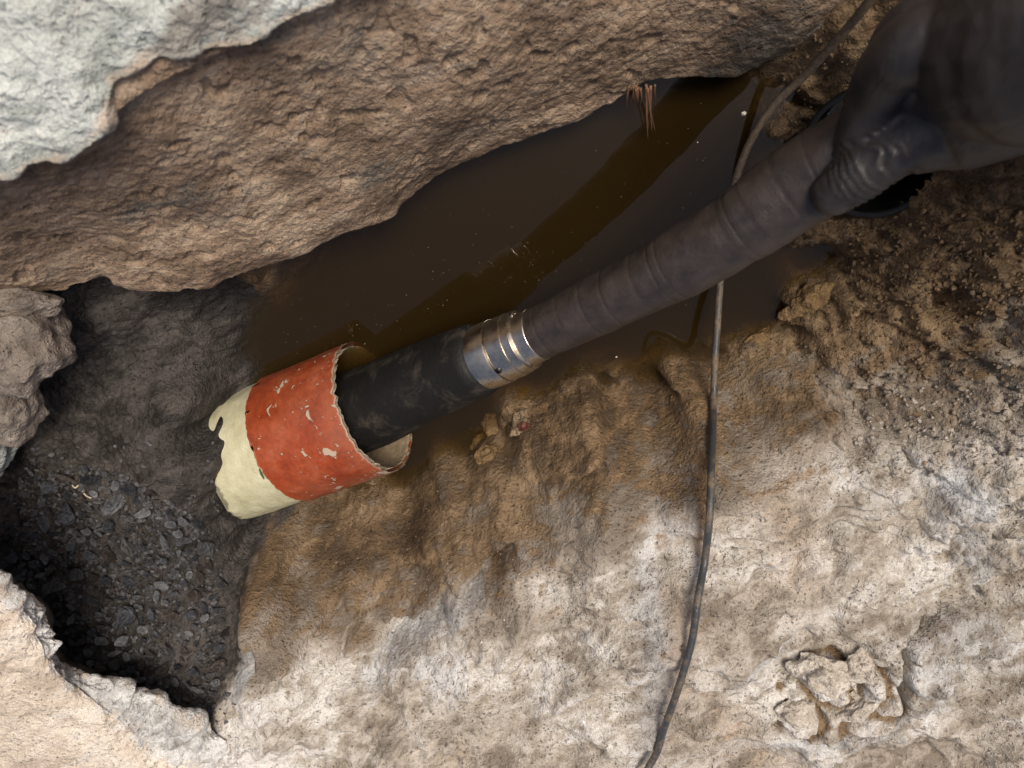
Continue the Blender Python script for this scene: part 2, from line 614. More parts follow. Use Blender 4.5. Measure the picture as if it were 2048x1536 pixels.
# dark humus on the left: left of the line from the pipe to the spur of rock
ld = [wp(430, 560, .02), wp(560, 700, .0), wp(600, 880, .03), wp(560, 1030, .02), wp(505, 1085, .04), wp(470, 1160, .05), wp(475, 1225, .07), wp(470, 1330, .07), wp(480, 1420, .07), wp(520, 1560, .08)]
ldd, lds, _ = seg_dist(x, y, ld)
soilm = sstep(-.012, .012, np.where(lds < 0, ldd, -ldd) + hum * .012)       # side sign checked below
soil_ref = np.array([wp(250, 900, .04)[0]]), np.array([wp(250, 900, .04)[1]])
_, s_ref, _ = seg_dist(soil_ref[0], soil_ref[1], ld)
if s_ref[0] > 0:
    soilm = sstep(-.012, .012, np.where(lds > 0, ldd, -ldd) + hum * .012)
soilm *= near
bankm = (1 - soilm) * near

# relief
h_big = fbm(P3, 9, 3, 21) * 0.010
ang = math.radians(24)
xr = x * math.cos(ang) + y * math.sin(ang)
yr = -x * math.sin(ang) + y * math.cos(ang)
PS = np.stack([xr * 0.55, yr * 1.5, zb * 0.5], axis=1)
warp = fbm(P3, 14, 2, 31) * 0.03
PS[:, 1] += warp
h_bed = ridged(PS, 17, 4, 40) * 0.0046
h_mid = fbm(P3, 55, 4, 51) * 0.0038
h_fine = fbm(P3, 210, 2, 61, 0.6) * 0.0010
f1, f2, cid = worley2(x + warp * .4, y + warp * .3, 95, 3)
g1, g2, gid = worley2(x, y, 210, 9)
h_crumb = (np.clip(f2 - f1, 0, .5) * .0085 + cid * .005 + np.clip(g2 - g1, 0, .5) * .0036 + gid * .0022 - .006)
# broken ledges: quantised steps following the bedding
stq = fbm(PS, 11, 3, 77) * 6
step_h = (np.floor(stq) + sstep(0.72, 1.0, stq - np.floor(stq))) / 6.0
wetness = sstep(.012, -.004, zb)
relief = bankm * (h_big + h_bed + h_mid * (1 + .6 * hum)) + h_fine * near + bankm * (1 - crumb) * step_h * 0.020 * sstep(.02, .05, zb)
relief += crumb * near * h_crumb * 1.25
relief += soilm * (h_mid * 1.1 + np.clip(g2 - g1, 0, .5) * .003 + cid * .002 + fbm(P3, 30, 3, 91) * .004)
_ref = ground_px(1300, 1200)
_, _sr, _ = seg_dist(np.array([_ref[0]]), np.array([_ref[1]]), gpoly([(560, 1130), (640, 1110), (780, 1150), (950, 1080), (1150, 960), (1330, 880), (1450, 840), (1600, 760), (1750, 740), (1900, 740), (2100, 720)]))
clay = sstep(.02, -.02, dry_line * dry_side * _sr[0] + hum * .03) * bankm * (1 - crumb)
q1, q2, qid = worley2(x + fbm(P3, 90, 2, 15) * .004, y, 330, 27)
relief += clay * (np.clip(g2 - g1, 0, .5) * .0034 + gid * .0020 + np.clip(q2 - q1, 0, .5) * .0016 + qid * .0010 - .003) * sstep(-.25, .35, fbm(P3, 35, 2, 29) + .15)
relief *= 1 - .75 * sstep(.0, -.02, zb)
_mt = wp(440, 930, .05)
relief *= 1 - .7 * np.exp(-((x - _mt[0]) ** 2 + (y - _mt[1]) ** 2) / .035 ** 2)
relief += (1 - near) * fbm(P3, 3, 4, 101) * 0.02
zz = zb + relief


def carve(pts, width, depth, step=0.0, soft=None, hidden=None):
    """a crack along sighted points, with the ground on its left raised by step (negative: lowered)"""
    global zz
    poly = hidden if hidden is not None else gpoly(pts)
    d, s, par = seg_dist(x, y, poly)
    d = d + fbm(P3, 120, 2, 7) * width * 0.6
    ends = sstep(0, .12, par) * sstep(1, .88, par)
    zz -= depth * np.exp(-np.clip(d, 0, None) ** 2 / width ** 2) * ends
    if step:
        soft = soft or width * 8
        zz += step * np.where(s > 0, sstep(0, width * .8, d) * (1 - sstep(soft * .3, soft, d)), 0) * ends


carve([(1100, 1024), (1162, 970), (1215, 915)], .0026, .009, .006)
carve([(924, 1190), (963, 1133), (1035, 1090)], .0034, .011, .008)
carve([(947, 1040), (943, 1080), (960, 1115)], .0014, .006)
carve([(600, 1363), (678, 1353), (742, 1372), (766, 1324), (790, 1285), (854, 1234), (930, 1215)], .0036, .013, -.010, .04)
carve([(1120, 815), (1140, 797), (1162, 785)], .0026, .010)
carve([(678, 1024), (697, 984), (752, 989), (770, 965)], .0016, .007)
carve([(735, 1195), (700, 1230), (690, 1290)], .0020, .005, .003)
carve([(1205, 900), (1240, 870), (1262, 848)], .0018, .006)
carve([(1290, 880), (1330, 850), (1350, 815)], .0018, .006)
carve([(1480, 1450), (1540, 1430), (1600, 1462), (1680, 1440), (1760, 1425), (1790, 1390), (1785, 1330), (1790, 1270), (1850, 1232), (2048, 1218)], .0021, .016, .004, .02)
carve([(1640, 1060), (1655, 1095), (1690, 1130)], .005, .009)
carve([(1645, 1050), (1600, 1120), (1580, 1180)], .0018, .004)
carve([(1310, 1455), (1400, 1475), (1500, 1450)], .0014, .006)
carve([(1330, 1410), (1420, 1330), (1520, 1290), (1620, 1240)], .002, .004, .003)
carve([(1975, 1000), (2010, 1030), (2060, 1050)], .0035, .010)
carve([(1990, 1230), (1960, 1190), (1985, 1150)], .0012, .006)
carve([(1560, 640), (1600, 690), (1585, 740)], .006, .016)
carve([(1690, 640), (1740, 610), (1790, 580)], .0022, .008, .004)
carve([(1895, 572), (1900, 600), (1905, 640)], .006, .022)
carve([(1990, 620), (2030, 660), (2000, 700)], .005, .012)
carve([(1850, 740), (1920, 720), (1990, 730)], .003, .008)
carve([(1030, 850), (1010, 890), (1000, 915)], .003, .012)
carve([(1570, 180), (1620, 215), (1650, 225)], .0022, .010)
carve([(2000, 860), (2048, 830), (2090, 800)], .004, .010)
carve([(600, 1180), (640, 1240), (620, 1330)], .003, .003)
def lump(px, py, z_, hgt_, rx_, ry_, rot_=0.0, sharp=1.0):
    global zz
    c_ = wp(px, py, z_)
    ca_, sa_ = math.cos(math.radians(rot_)), math.sin(math.radians(rot_))
    dx_, dy_ = x - c_[0], y - c_[1]
    u_, v_ = (dx_ * ca_ + dy_ * sa_) / rx_, (-dx_ * sa_ + dy_ * ca_) / ry_
    d_ = np.sqrt(u_ ** 2 + v_ ** 2) + fbm(P3, 60, 3, int(px)) * .35
    zz += hgt_ * (1 - sstep(1 - .55 * sharp, 1.15, d_))


lump(515, 1240, .085, .014, .011, .016, 60)
lump(860, 1330, .095, .010, .040, .026, 25)
lump(640, 1300, .088, .011, .030, .020, 0)
lump(560, 1230, .075, .008, .016, .020, 60)
lump(800, 1200, .065, .006, .018, .010, 30)
lump(1230, 1210, .097, .006, .030, .020, 20, .7)
lump(760, 1440, .108, .005, .060, .016, -8, .8)
lump(620, 1150, .045, .006, .022, .014, 10)
lump(1440, 1000, .078, .005, .030, .024, 0, .6)
lump(1900, 1290, .112, .007, .045, .022, 15, .8)
lump(1960, 980, .095, .009, .022, .018, 40)
lump(1240, 800, .024, .004, .030, .008, 25, .7)
lump(900, 960, .016, .004, .030, .010, 20, .7)
# spur of pale rock beside the chippings
sp = wp(495, 1250, .085)
zz += .026 * np.exp(-((x - sp[0]) ** 2 + (y - sp[1]) ** 2) / .010 ** 2)
sp3 = wp(560, 1290, .09)
zz += .010 * np.exp(-((x - sp3[0]) ** 2 + (y - sp3[1]) ** 2) / .011 ** 2)
sp2 = wp(470, 1330, .1)
zz += .006 * np.exp(-((x - sp2[0]) ** 2 + (y - sp2[1]) ** 2) / .012 ** 2)

# the hollow into which the duct opens
_rel = np.stack([x, y, zz], axis=1) - DUCT_C
_dd = np.linalg.norm(np.cross(_rel, DUCT_N), axis=1)
in_duct = (_dd < .0290 + .0012 * fbm(P3, 130, 2, 999)) & (np.abs(x - DUCT_C[0]) < .06)

# gaps round the stones that lie along the crack
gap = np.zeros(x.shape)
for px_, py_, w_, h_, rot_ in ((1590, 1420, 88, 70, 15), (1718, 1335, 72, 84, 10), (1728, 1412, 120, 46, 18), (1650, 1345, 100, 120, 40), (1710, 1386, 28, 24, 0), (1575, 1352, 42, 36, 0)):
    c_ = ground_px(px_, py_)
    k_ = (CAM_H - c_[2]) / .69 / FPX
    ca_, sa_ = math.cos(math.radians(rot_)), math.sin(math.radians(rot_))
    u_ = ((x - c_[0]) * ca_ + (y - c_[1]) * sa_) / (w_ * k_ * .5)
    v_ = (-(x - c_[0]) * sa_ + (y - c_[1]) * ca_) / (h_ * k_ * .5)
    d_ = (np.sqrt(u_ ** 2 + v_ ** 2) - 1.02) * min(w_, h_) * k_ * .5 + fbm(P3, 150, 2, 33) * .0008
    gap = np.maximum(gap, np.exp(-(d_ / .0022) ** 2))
zz -= .006 * gap

zone = np.zeros((len(x), 4), dtype=np.float32)
ref = ground_px(1300, 1200)
_, sr, _ = seg_dist(np.array([ref[0]]), np.array([ref[1]]), gpoly([(560, 1130), (640, 1110), (780, 1150), (950, 1080), (1150, 960), (1330, 880), (1450, 840), (1600, 760), (1750, 740), (1900, 740), (2100, 720)]))
sd = dry_line * dry_side * sr[0]                     # positive on the dry side
hollow = sstep(.0, -1.0, (h_bed / .0046 - .35) + h_mid / .0038 * .8)
zone[:, 0] = np.clip(sstep(.045, -.03, sd + hum * .03) * 1.0 + .38 * hollow + .12 * (hum > .15), 0, 1)  # damp brown clay, and the warm lamp glow round the pool as colour
zone[:, 0] = np.maximum(zone[:, 0], sstep(.015, .002, zz))
zone[:, 0] = np.maximum(zone[:, 0], .95 * gap)  # shade in the gaps painted as a dark ring round the stones
zone[:, 1] = np.clip(soilm * 1.0, 0, 1)
zone[:, 1] = np.maximum(zone[:, 1], .8 * sstep(-.008, -.03, zb))
# rust runs down the bank
for pts, wdt, amt in (([(1392, 880), (1388, 980), (1392, 1090)], .0035, .8), ([(1560, 980), (1580, 1080), (1590, 1160)], .016, .5), ([(1330, 1120), (1345, 1300), (1300, 1500)], .012, .42),
                      ([(1440, 1420), (1480, 1480), (1540, 1536)], .02, .45), ([(1100, 830), (1250, 860), (1400, 800)], .02, .3), ([(820, 1480), (900, 1500), (1000, 1536)], .02, .35)):
    d, _, par = seg_dist(x, y, gpoly(pts))
    zone[:, 2] = np.maximum(zone[:, 2], amt * np.exp(-(d / wdt) ** 2))
# grey films: cool skylight and bluish shade put into colour; pale lime on spur
for pts, wdt, amt in (([(1370, 900), (1340, 1000), (1290, 1120), (1310, 1280), (1290, 1500)], .012, .75), ([(1900, 960), (1950, 1010)], .012, .9), ([(1940, 1080), (1960, 1160)], .01, .8),
                      ([(740, 1360), (800, 1270), (960, 1150), (1040, 1100)], .008, .8), ([(1850, 1300), (1950, 1280), (2048, 1330)], .03, .6), ([(1460, 1330), (1560, 1290)], .008, .7),
                      ([(1480, 1490), (1700, 1460), (1900, 1380)], .01, .65), ([(1730, 980), (1800, 940)], .03, .4), ([(515, 1225), (480, 1340)], .011, 1.0), ([(820, 1300), (900, 1330)], .012, .6)):
    d, _, par = seg_dist(x, y, gpoly(pts))
    zone[:, 3] = np.maximum(zone[:, 3], amt * np.exp(-(d / wdt) ** 2) * bankm)

gf = grid_faces(*sh)
gf = gf[~in_duct[gf].all(axis=1)]
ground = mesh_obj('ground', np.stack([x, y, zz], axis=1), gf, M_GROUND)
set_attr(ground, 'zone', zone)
tone_attr(ground, np.stack([x, y, zz], axis=1), 1001)
tag(ground, 'broken clay and mortar ground of the dug pit, pale above and brown by the water', kind='structure')


ZG = zz.reshape(sh)


def gz(px_, py_):
    """height of the finished ground at places"""
    ix = np.clip(np.searchsorted(gx, px_), 1, len(gx) - 1)
    iy = np.clip(np.searchsorted(gy, py_), 1, len(gy) - 1)
    return ZG[iy, ix]


_zs = np.arange(.16, -.06, -.0005)


def hit(px, py):
    """where the sight line meets the finished ground"""
    u = (px - 1024.0) / FPX
    v = -(py - 768.0) / FPX
    k = (CAM_H - _zs) / (CT + v * ST)
    b = gz(u * k, (-ST + v * CT) * k) >= _zs
    return wp(px, py, _zs[np.argmax(b)] if b.any() else 0.0)


# ------------------------------------------------------------------ water
def water_material():
    t = NT('brown_water')
    co = t.coord()
    fr = t.n('ShaderNodeFresnel')
    fr.inputs['IOR'].default_value = 1.46
    bp = t.n('ShaderNodeBump')
    bp.inputs['Strength'].default_value = 0.13
    bp.inputs['Distance'].default_value = 0.002
    t.t.links.new(t.noise(co, 28, 2, 0.5), bp.inputs['Height'])
    t.t.links.new(bp.outputs[0], fr.inputs['Normal'])
    gl = t.n('ShaderNodeBsdfGlossy')
    gl.inputs['Roughness'].default_value = 0.015
    t.t.links.new(bp.outputs[0], gl.inputs['Normal'])
    tr = t.n('ShaderNodeBsdfTransparent')
    mx = t.n('ShaderNodeMixShader')
    t.t.links.new(fr.outputs[0], mx.inputs[0])
    t.t.links.new(tr.outputs[0], mx.inputs[1])
    t.t.links.new(gl.outputs[0], mx.inputs[2])
    t.t.links.new(mx.outputs[0], t.out.inputs[0])
    va = t.n('ShaderNodeVolumeAbsorption')
    va.inputs['Color'].default_value = (0.58, 0.47, 0.20, 1)
    va.inputs['Density'].default_value = 150
    vs = t.n('ShaderNodeVolumeScatter')
    vs.inputs['Color'].default_value = (0.60, 0.42, 0.17, 1)
    vs.inputs['Density'].default_value = 17
    ad = t.n('ShaderNodeAddShader')
    t.t.links.new(va.outputs[0], ad.inputs[0])
    t.t.links.new(vs.outputs[0], ad.inputs[1])
    t.t.links.new(ad.outputs[0], t.out.inputs[1])
    return t.m


wout = W((380, 640, 0), (560, 480, 0), (860, 330, 0), (1180, 130, 0), (1480, 20, 0), (1700, 60, 0), (1790, 250, 0), (1790, 430, 0), (1700, 640, 0), (1640, 760, 0), (1400, 860, 0), (1040, 980, 0), (800, 1030, 0), (560, 1030, 0), (400, 880, 0))
nW = len(wout)
wv = np.vstack([wout, wout - np.array((0, 0, .07))])
wf = [tuple(range(nW - 1, -1, -1)), tuple(range(nW, 2 * nW))] + [(i, (i + 1) % nW, nW + (i + 1) % nW, nW + i) for i in range(nW)]
water = mesh_obj('water', wv, wf, water_material(), smooth=False)
tag(water, 'murky brown still water standing in the bottom of the pit', kind='structure')

# ------------------------------------------------------------------ far wall of the pit: brown clay boulder with an undercut lip
lip = [(-420, 700, .075), (-200, 640, .07), (0, 600, .066), (110, 580, .064), (200, 556, .062), (235, 572, .06), (285, 583, .058), (350, 580, .056), (415, 574, .053), (450, 560, .05), (540, 530, .045),
       (620, 492, .041), (700, 462, .038), (785, 432, .028), (800, 412, .026), (850, 376, .023), (920, 336, .020), (1000, 296, .018), (1060, 278, .017), (1150, 236, .016), (1250, 192, .015), (1300, 160, .015),
       (1370, 152, .018), (1450, 158, .015), (1515, 126, .016), (1580, 100, .02), (1640, 55, .026), (1700, 0, .034), (1800, -90, .045), (2000, -300, .06)]
r0 = W(*lip)
up = np.array((0.0, 1.0, 0.0))
under2 = r0 + np.array((0, .035, 0)); under2[:, 2] = -.055
under1 = r0 + np.array((0, .022, 0)); under1[:, 2] = r0[:, 2] - .022
under0 = r0 + np.array((0, .006, 0)); under0[:, 2] = r0[:, 2] - .006
mid1 = W((-420, 640, .092), (-200, 570, .088), (0, 530, .083), (150, 490, .08), (300, 480, .077), (450, 460, .07), (620, 410, .06), (800, 330, .052), (1000, 215, .047), (1200, 120, .043), (1400, 60, .04), (1540, 20, .042), (1680, -70, .055), (1850, -200, .07), (2050, -420, .08))
mid2 = W((-420, 560, .115), (-200, 500, .112), (0, 440, .11), (150, 400, .106), (320, 350, .1), (500, 300, .092), (700, 220, .082), (900, 120, .076), (1100, 10, .072), (1300, -60, .068), (1450, -110, .068), (1600, -170, .075), (1800, -330, .09), (2050, -560, .1))
mid3 = W((-420, 470, .138), (-200, 420, .135), (0, 350, .134), (120, 310, .132), (260, 230, .127), (420, 150, .12), (600, 70, .112), (800, -30, .106), (1050, -130, .1), (1300, -230, .096), (1500, -300, .096), (1700, -420, .105), (1900, -560, .115), (2100, -760, .12))
crest = W((-420, 400, .138), (-200, 340, .138), (0, 250, .138), (150, 200, .137), (300, 110, .134), (460, 30, .127), (650, -60, .121), (850, -170, .117), (1100, -300, .114), (1350, -420, .113), (1600, -560, .115), (1900, -800, .12), (2200, -1100, .122))
back = crest + np.array((-.02, .16, .0)); back[:, 2] = .126
far_ = crest + np.array((-.05, .6, .0)); far_[:, 2] = .115
rows = [under2, under1, under0, r0, mid1, mid2, mid3, crest, back, far_]
PW, TW = loft(rows, 430, 900)
nrm = grid_normals(PW)
if nrm[200, 400, 2] < 0:
    nrm = -nrm
Q = PW.reshape(-1, 3)
tw = TW.reshape(-1)
hum2 = fbm(Q, 18, 3, 205)
a2 = math.radians(28)
QS = np.stack([(Q[:, 0] * math.cos(a2) + Q[:, 1] * math.sin(a2)) * .5, (-Q[:, 0] * math.sin(a2) + Q[:, 1] * math.cos(a2)) * 1.3, Q[:, 2]], axis=1)
disp = fbm(Q, 13, 2, 211) * .0055 + fbm(Q, 42, 3, 221) * .0013 + fbm(Q, 130, 3, 231) * .0006 + fbm(Q, 300, 2, 241) * .0006
pit_n = fbm(Q, 85, 2, 251)
disp -= sstep(.34, .5, pit_n) * .0018
edge = np.exp(-((tw - 3.0) / .35) ** 2)
disp = disp * (1 - .55 * edge) + edge * fbm(Q, 45, 3, 261) * .0022
Q = Q + nrm.reshape(-1, 3) * disp[:, None]
wall = mesh_obj('clay_boulder', Q, grid_faces(430, 900), M_WALL)
zw = np.zeros((len(Q), 4), dtype=np.float32)
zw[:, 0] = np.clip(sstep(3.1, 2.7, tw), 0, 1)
for c, rr, am in (((390, 400, .085), .018, .62), ((280, 420, .09), .014, .5), ((230, 230, .13), .016, .45), ((760, 350, .055), .016, .55), ((720, 110, .1), .013, .5), ((1000, 120, .06), .014, .45), ((1540, 70, .03), .03, .75), ((1480, 110, .02), .02, .7), ((130, 540, .075), .012, .4), ((520, 60, .11), .02, .35)):
    w_ = wp(*c)
    zw[:, 1] = np.maximum(zw[:, 1], am * np.exp(-np.sum((Q - w_) ** 2, axis=1) / rr ** 2))
zw[:, 1] = np.clip(zw[:, 1] + .15 * np.clip(hum2, 0, 1), 0, 1)
zw[:, 2] = .3 * np.exp(-((tw - 3.3) / .4) ** 2) * sstep(0, .4, hum2)
set_attr(wall, 'zone', zw)
tone_attr(wall, Q, 1011)
tag(wall, 'brown clay boulder with an undercut lip overhanging the water', 'boulder')

# ------------------------------------------------------------------ pale slab on the boulder
pe = [(-420, 480, .139), (-200, 430, .139), (-60, 395, .138), (0, 366, .137), (70, 330, .137), (130, 322, .136), (190, 286, .135), (212, 250, .135), (222, 205, .135), (236, 160, .134), (290, 135, .132), (320, 118, .131), (370, 112, .129), (430, 98, .126), (500, 92, .122), (540, 62, .121), (600, 32, .119), (680, -10, .117), (760, -70, .116), (900, -170, .115), (1100, -330, .114)]
e0 = W(*[(a_, b_, c_ + .003) for a_, b_, c_ in pe])
inw = np.array((-.35, .93, 0))
u1 = e0 + inw * .004 - np.array((0, 0, .014))
e1 = e0 + inw * .002 + np.array((0, 0, .0012))
e2 = e0 + inw * .010 + np.array((0, 0, .0055))
e3 = e0 + inw * .04 + np.array((0, 0, .0120))
e4 = e0 + inw * .12 + np.array((0, 0, .018))
e5 = e0 + inw * .35 + np.array((0, 0, .004))
e6 = e0 + inw * .36 + np.array((0, 0, -.04))
PP, TP = loft([u1, e0, e1, e2, e3, e4, e5, e6], 220, 420)
nr = grid_normals(PP)
if nr[110, 200, 2] < 0: nr = -nr
Q = PP.reshape(-1, 3)
tp = TP.reshape(-1)
Q = Q + nr.reshape(-1, 3) * (fbm(Q, 16, 3, 301) * .0025 + fbm(Q, 80, 4, 311) * .0026)[:, None]
pale = mesh_obj('stone_slab', Q, grid_faces(220, 420), M_PALE)
zp = np.zeros((len(Q), 4), dtype=np.float32)
for pts, wd, am in ((((400, 0, .155), (330, 60, .155), (300, 120, .15)), .007, .75), (((480, 30, .15), (420, 80, .15)), .006, .5), (((180, 20, .155), (60, 40, .155)), .012, .4)):
    d, _, _ = seg_dist(Q[:, 0], Q[:, 1], W(*pts))
    zp[:, 1] = np.maximum(zp[:, 1], am * np.exp(-(d / wd) ** 2))
zp[:, 0] = np.clip(.75 * sstep(2.6, 1.6, tp), 0, 1)
set_attr(pale, 'zone', zp)
tone_attr(pale, Q, 1021)
tag(pale, 'pale grey-white stone slab lying on top of the brown clay boulder', 'slab')

# ------------------------------------------------------------------ cream slab with a broken edge over the chippings
def merge_rows(zl):
    return zl


lo = [(-500, 760, .118), (-300, 900, .118), (-120, 1060, .118), (0, 1150, .118), (50, 1188, .117), (88, 1226, .117), (97, 1270, .116), (128, 1322, .116), (188, 1350, .115), (240, 1374, .115), (272, 1390, .115), (314, 1394, .115), (345, 1420, .114), (395, 1440, .113), (430, 1462, .112), (500, 1520, .11), (640, 1640, .11)]
hi = [(-500, 790, .128), (-300, 935, .128), (-120, 1095, .128), (0, 1192, .128), (35, 1222, .128), (60, 1246, .128), (78, 1290, .128), (112, 1350, .128), (160, 1392, .128), (200, 1422, .128), (232, 1446, .127), (262, 1480, .126), (300, 1510, .125), (350, 1530, .124), (400, 1545, .122), (480, 1590, .12), (600, 1700, .12)]
L0, H0 = W(*lo), W(*hi)
inb = np.array((-.62, -.78, 0))
rowsb = [L0 + inb * .10 - np.array((0, 0, .075)), L0 + inb * .03 - np.array((0, 0, .02)), L0, H0 + np.array((0, 0, -.002)), H0 + inb * .012 + np.array((0, 0, .003)), H0 + inb * .05 + np.array((0, 0, .006)), H0 + inb * .22 + np.array((0, 0, .01)), H0 + inb * .6 + np.array((0, 0, .0)), H0 + inb * .61 - np.array((0, 0, .05))]
PB, TB = loft(rowsb, 260, 460)
nb = grid_normals(PB)
if nb[180, 230, 2] < 0: nb = -nb
Q = PB.reshape(-1, 3)
tb = TB.reshape(-1)
edg = np.exp(-((tb - 2.5) / .7) ** 2)
b1, b2, bid = worley2(Q[:, 0], Q[:, 1] + Q[:, 2], 130, 5)
Q = Q + nb.reshape(-1, 3) * (fbm(Q, 20, 3, 401) * .003 + fbm(Q, 90, 3, 411) * .0012 + edg * (fbm(Q, 75, 4, 421) * .007 + (bid - .5) * .0035) + fbm(Q, 300, 2, 431) * .0006)[:, None]
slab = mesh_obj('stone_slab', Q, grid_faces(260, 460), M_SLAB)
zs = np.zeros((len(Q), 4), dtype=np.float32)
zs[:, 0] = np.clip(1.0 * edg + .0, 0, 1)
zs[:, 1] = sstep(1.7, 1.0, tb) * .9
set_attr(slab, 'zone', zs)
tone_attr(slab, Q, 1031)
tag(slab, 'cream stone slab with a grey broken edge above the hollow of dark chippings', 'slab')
#@@OBJECTS
# ------------------------------------------------------------------ orange pipe
def plain(name, col, rough=.5, metallic=0.0, noise_scale=400, var=.25, bump=.0002, spec=.5):
    t = NT(name)
    co = t.coord()
    n = t.noise(co, noise_scale, 4, .6)
    c = t.mix(1.0, col, t.ramp(n, [(.3, 1 - var), (.7, 1 + var)]), 'MULTIPLY')
    r = t.ramp(t.noise(co, noise_scale * .4, 3), [(.3, max(rough - .12, .03)), (.7, min(rough + .12, 1))])
    t.principled(c, r, metallic, bump=n, bump_dist=bump, spec=spec)
    return t.m


def orange_material():
    t = NT('scuffed_orange_glaze')
    co = t.coord()
    r, g, b, a = t.sep()                       # R: how scuffed, G: on the raw edge
    n1 = t.noise(co, 60, 4, .6)
    n2 = t.noise(co, 420, 4, .6)
    col = t.ramp(n1, [(.32, (.23, .034, .010)), (.52, (.32, .056, .016)), (.7, (.37, .088, .036))])
    # splashes of dried mortar, thin scratches and dust
    sp = t.noise(co, 105, 3, .5, .4)
    sp_m = t.ramp(t.math('ADD', sp, t.math('MULTIPLY', r, .12)), [(.672, 0.0), (.69, 1.0)])
    s2 = t.noise(co, 330, 3, .6, .3)
    sp2 = t.ramp(t.math('ADD', s2, t.math('MULTIPLY', r, .10)), [(.685, 0.0), (.70, 1.0)])
    st = t.coord(scale=(1, 7, 1), rot=(.3, .2, math.radians(40)))
    scr = t.ramp(t.noise(st, 130, 3, .6, 1.5), [(.655, 0.0), (.70, 1.0)])
    scr = t.math('MULTIPLY', scr, t.math('MULTIPLY', r, .55))
    m = t.math('MAXIMUM', t.math('MAXIMUM', sp_m, sp2), scr, True)
    dirt = t.ramp(n2, [(.3, .75), (.7, 1.12)])
    col = t.mix(1.0, col, dirt, 'MULTIPLY')
    col = t.mix(t.math('MULTIPLY', r, t.ramp(t.noise(co, 35, 3), [(.38, 0.0), (.66, .6)])), col, (.40, .25, .17))
    col = t.mix(t.math('MULTIPLY', m, .85), col, (.44, .38, .28))
    col = t.mix(g, col, t.ramp(n2, [(.3, (.22, .17, .11)), (.7, (.5, .43, .32))]))
    rough = t.ramp(t.math('MAXIMUM', m, t.math('MULTIPLY', n1, .5)), [(.15, .36), (1.0, .85)])
    h = t.math('ADD', t.math('MULTIPLY', n2, .25), m)
    t.principled(col, rough, bump=h, bump_dist=.0004, spec=.5)
    return t.m


M_ORANGE = orange_material()
M_INNER = plain('pipe_inside', (.30, .225, .14), .7, var=.3)


def cream_material():
    t = NT('cream_foam')
    co = t.coord()
    n = t.noise(co, 90, 4, .6)
    n2 = t.noise(co, 900, 2, .6)
    col = t.ramp(n, [(.3, (.45, .42, .26)), (.6, (.56, .535, .36)), (.8, (.60, .58, .42))])
    v = t.n('ShaderNodeTexVoronoi', feature='F1')
    t.t.links.new(co, v.inputs['Vector'])
    v.inputs['Scale'].default_value = 230
    sp = t.ramp(v.outputs['Distance'], [(.03, 1.0), (.085, 0.0)])
    sp = t.math('MULTIPLY', sp, t.ramp(t.noise(co, 60, 3), [(.5, 0.0), (.6, .8)]))
    col = t.mix(sp, col, (.07, .055, .04))
    t.principled(col, .55, bump=t.math('ADD', n2, n), bump_dist=.0004, spec=.4)
    return t.m


M_CREAM = cream_material()
PR = .0385
pm = wp(750, 812, .017)
pl = wp(585, 874, .010)
pax = pl - pm
plen = np.linalg.norm(pax)
pax /= plen
pside = np.cross((0, 0, 1.0), pax)
pside /= np.linalg.norm(pside)
pup = np.cross(pax, pside)


def pipe_pt(s, a, r):
    """s along the axis from the mouth, a round it from the top"""
    return pm[None] + np.asarray(s)[:, None] * pax + np.asarray(r)[:, None] * (np.cos(a)[:, None] * pup + np.sin(a)[:, None] * pside)


pipe = empty('drain_pipe', tuple(pm + pax * plen * .5 - pup * PR))
tag(pipe, 'short orange drain pipe spattered with mortar, mouth open over the brown water', 'pipe')
NA, NS = 160, 60
aa = np.linspace(0, 2 * math.pi, NA, endpoint=False)
prof = []
for i in range(NS):
    prof.append((i / (NS - 1), PR, 0))
ring = []
rad_thick = .0026
circ = np.stack([np.cos(aa) * 2, np.sin(aa) * 2, aa * 0], axis=1)
mouth_j = fbm(circ, 4.5, 4, 501) * .0016 + fbm(circ, 16, 2, 503) * .0006
tail_j = fbm(circ, 5.5, 3, 511) * .0010
scuffs = []
V, SC = [], []
outer_s = np.linspace(0, 1, NS)
for s in outer_s:
    ss = mouth_j * (1 - s) + (plen + tail_j) * s
    rr = PR + fbm(np.stack([np.cos(aa), np.sin(aa), aa * 0 + s], axis=1), 6, 2, 521) * .0003
    if s == 0: rr = rr - .0004
    V.append(pipe_pt(ss, aa, rr))
    # scuffed towards the mouth and on the side that faces the bank
    SC.append(np.stack([np.clip(1.0 - s * .9, 0, 1) * (.35 + .65 * sstep(-.2, .8, np.cos(aa - 1.9 * 1))), np.full(NA, .9 if s == 0 else 0.0), aa * 0, aa * 0 + 1], axis=1))
for s, r_, e in ((0.0, PR - rad_thick, 1.0), (.03, PR - rad_thick - .0003, .4), (.3, PR - rad_thick - .0003, 0), (.999, PR - rad_thick - .0003, 0)):
    V.append(pipe_pt(mouth_j * (1 - s) + plen * s, aa, np.full(NA, r_)))
    SC.append(np.tile((.3, e, 0, 1), (NA, 1)))
nrw = len(V)
V = np.vstack(V)
F = []
for i in range(nrw - 1):
    for j in range(NA):
        k = (j + 1) % NA
        F.append((i * NA + j, (i + 1) * NA + j, (i + 1) * NA + k, i * NA + k))
for j in range(NA):                                    # close the back
    k = (j + 1) % NA
    F.append(((nrw - 1) * NA + j, (NS - 1) * NA + j, (NS - 1) * NA + k, (nrw - 1) * NA + k))
sl = mesh_obj('pipe_wall', V, F, M_ORANGE, pipe)
sl.data.materials.append(M_INNER)
mi = np.zeros(len(F), dtype=np.int32)
mi[(NS) * NA:(NS + 3) * NA] = 1
sl.data.polygons.foreach_set('material_index', mi)
set_attr(sl, 'zone', np.vstack(SC))
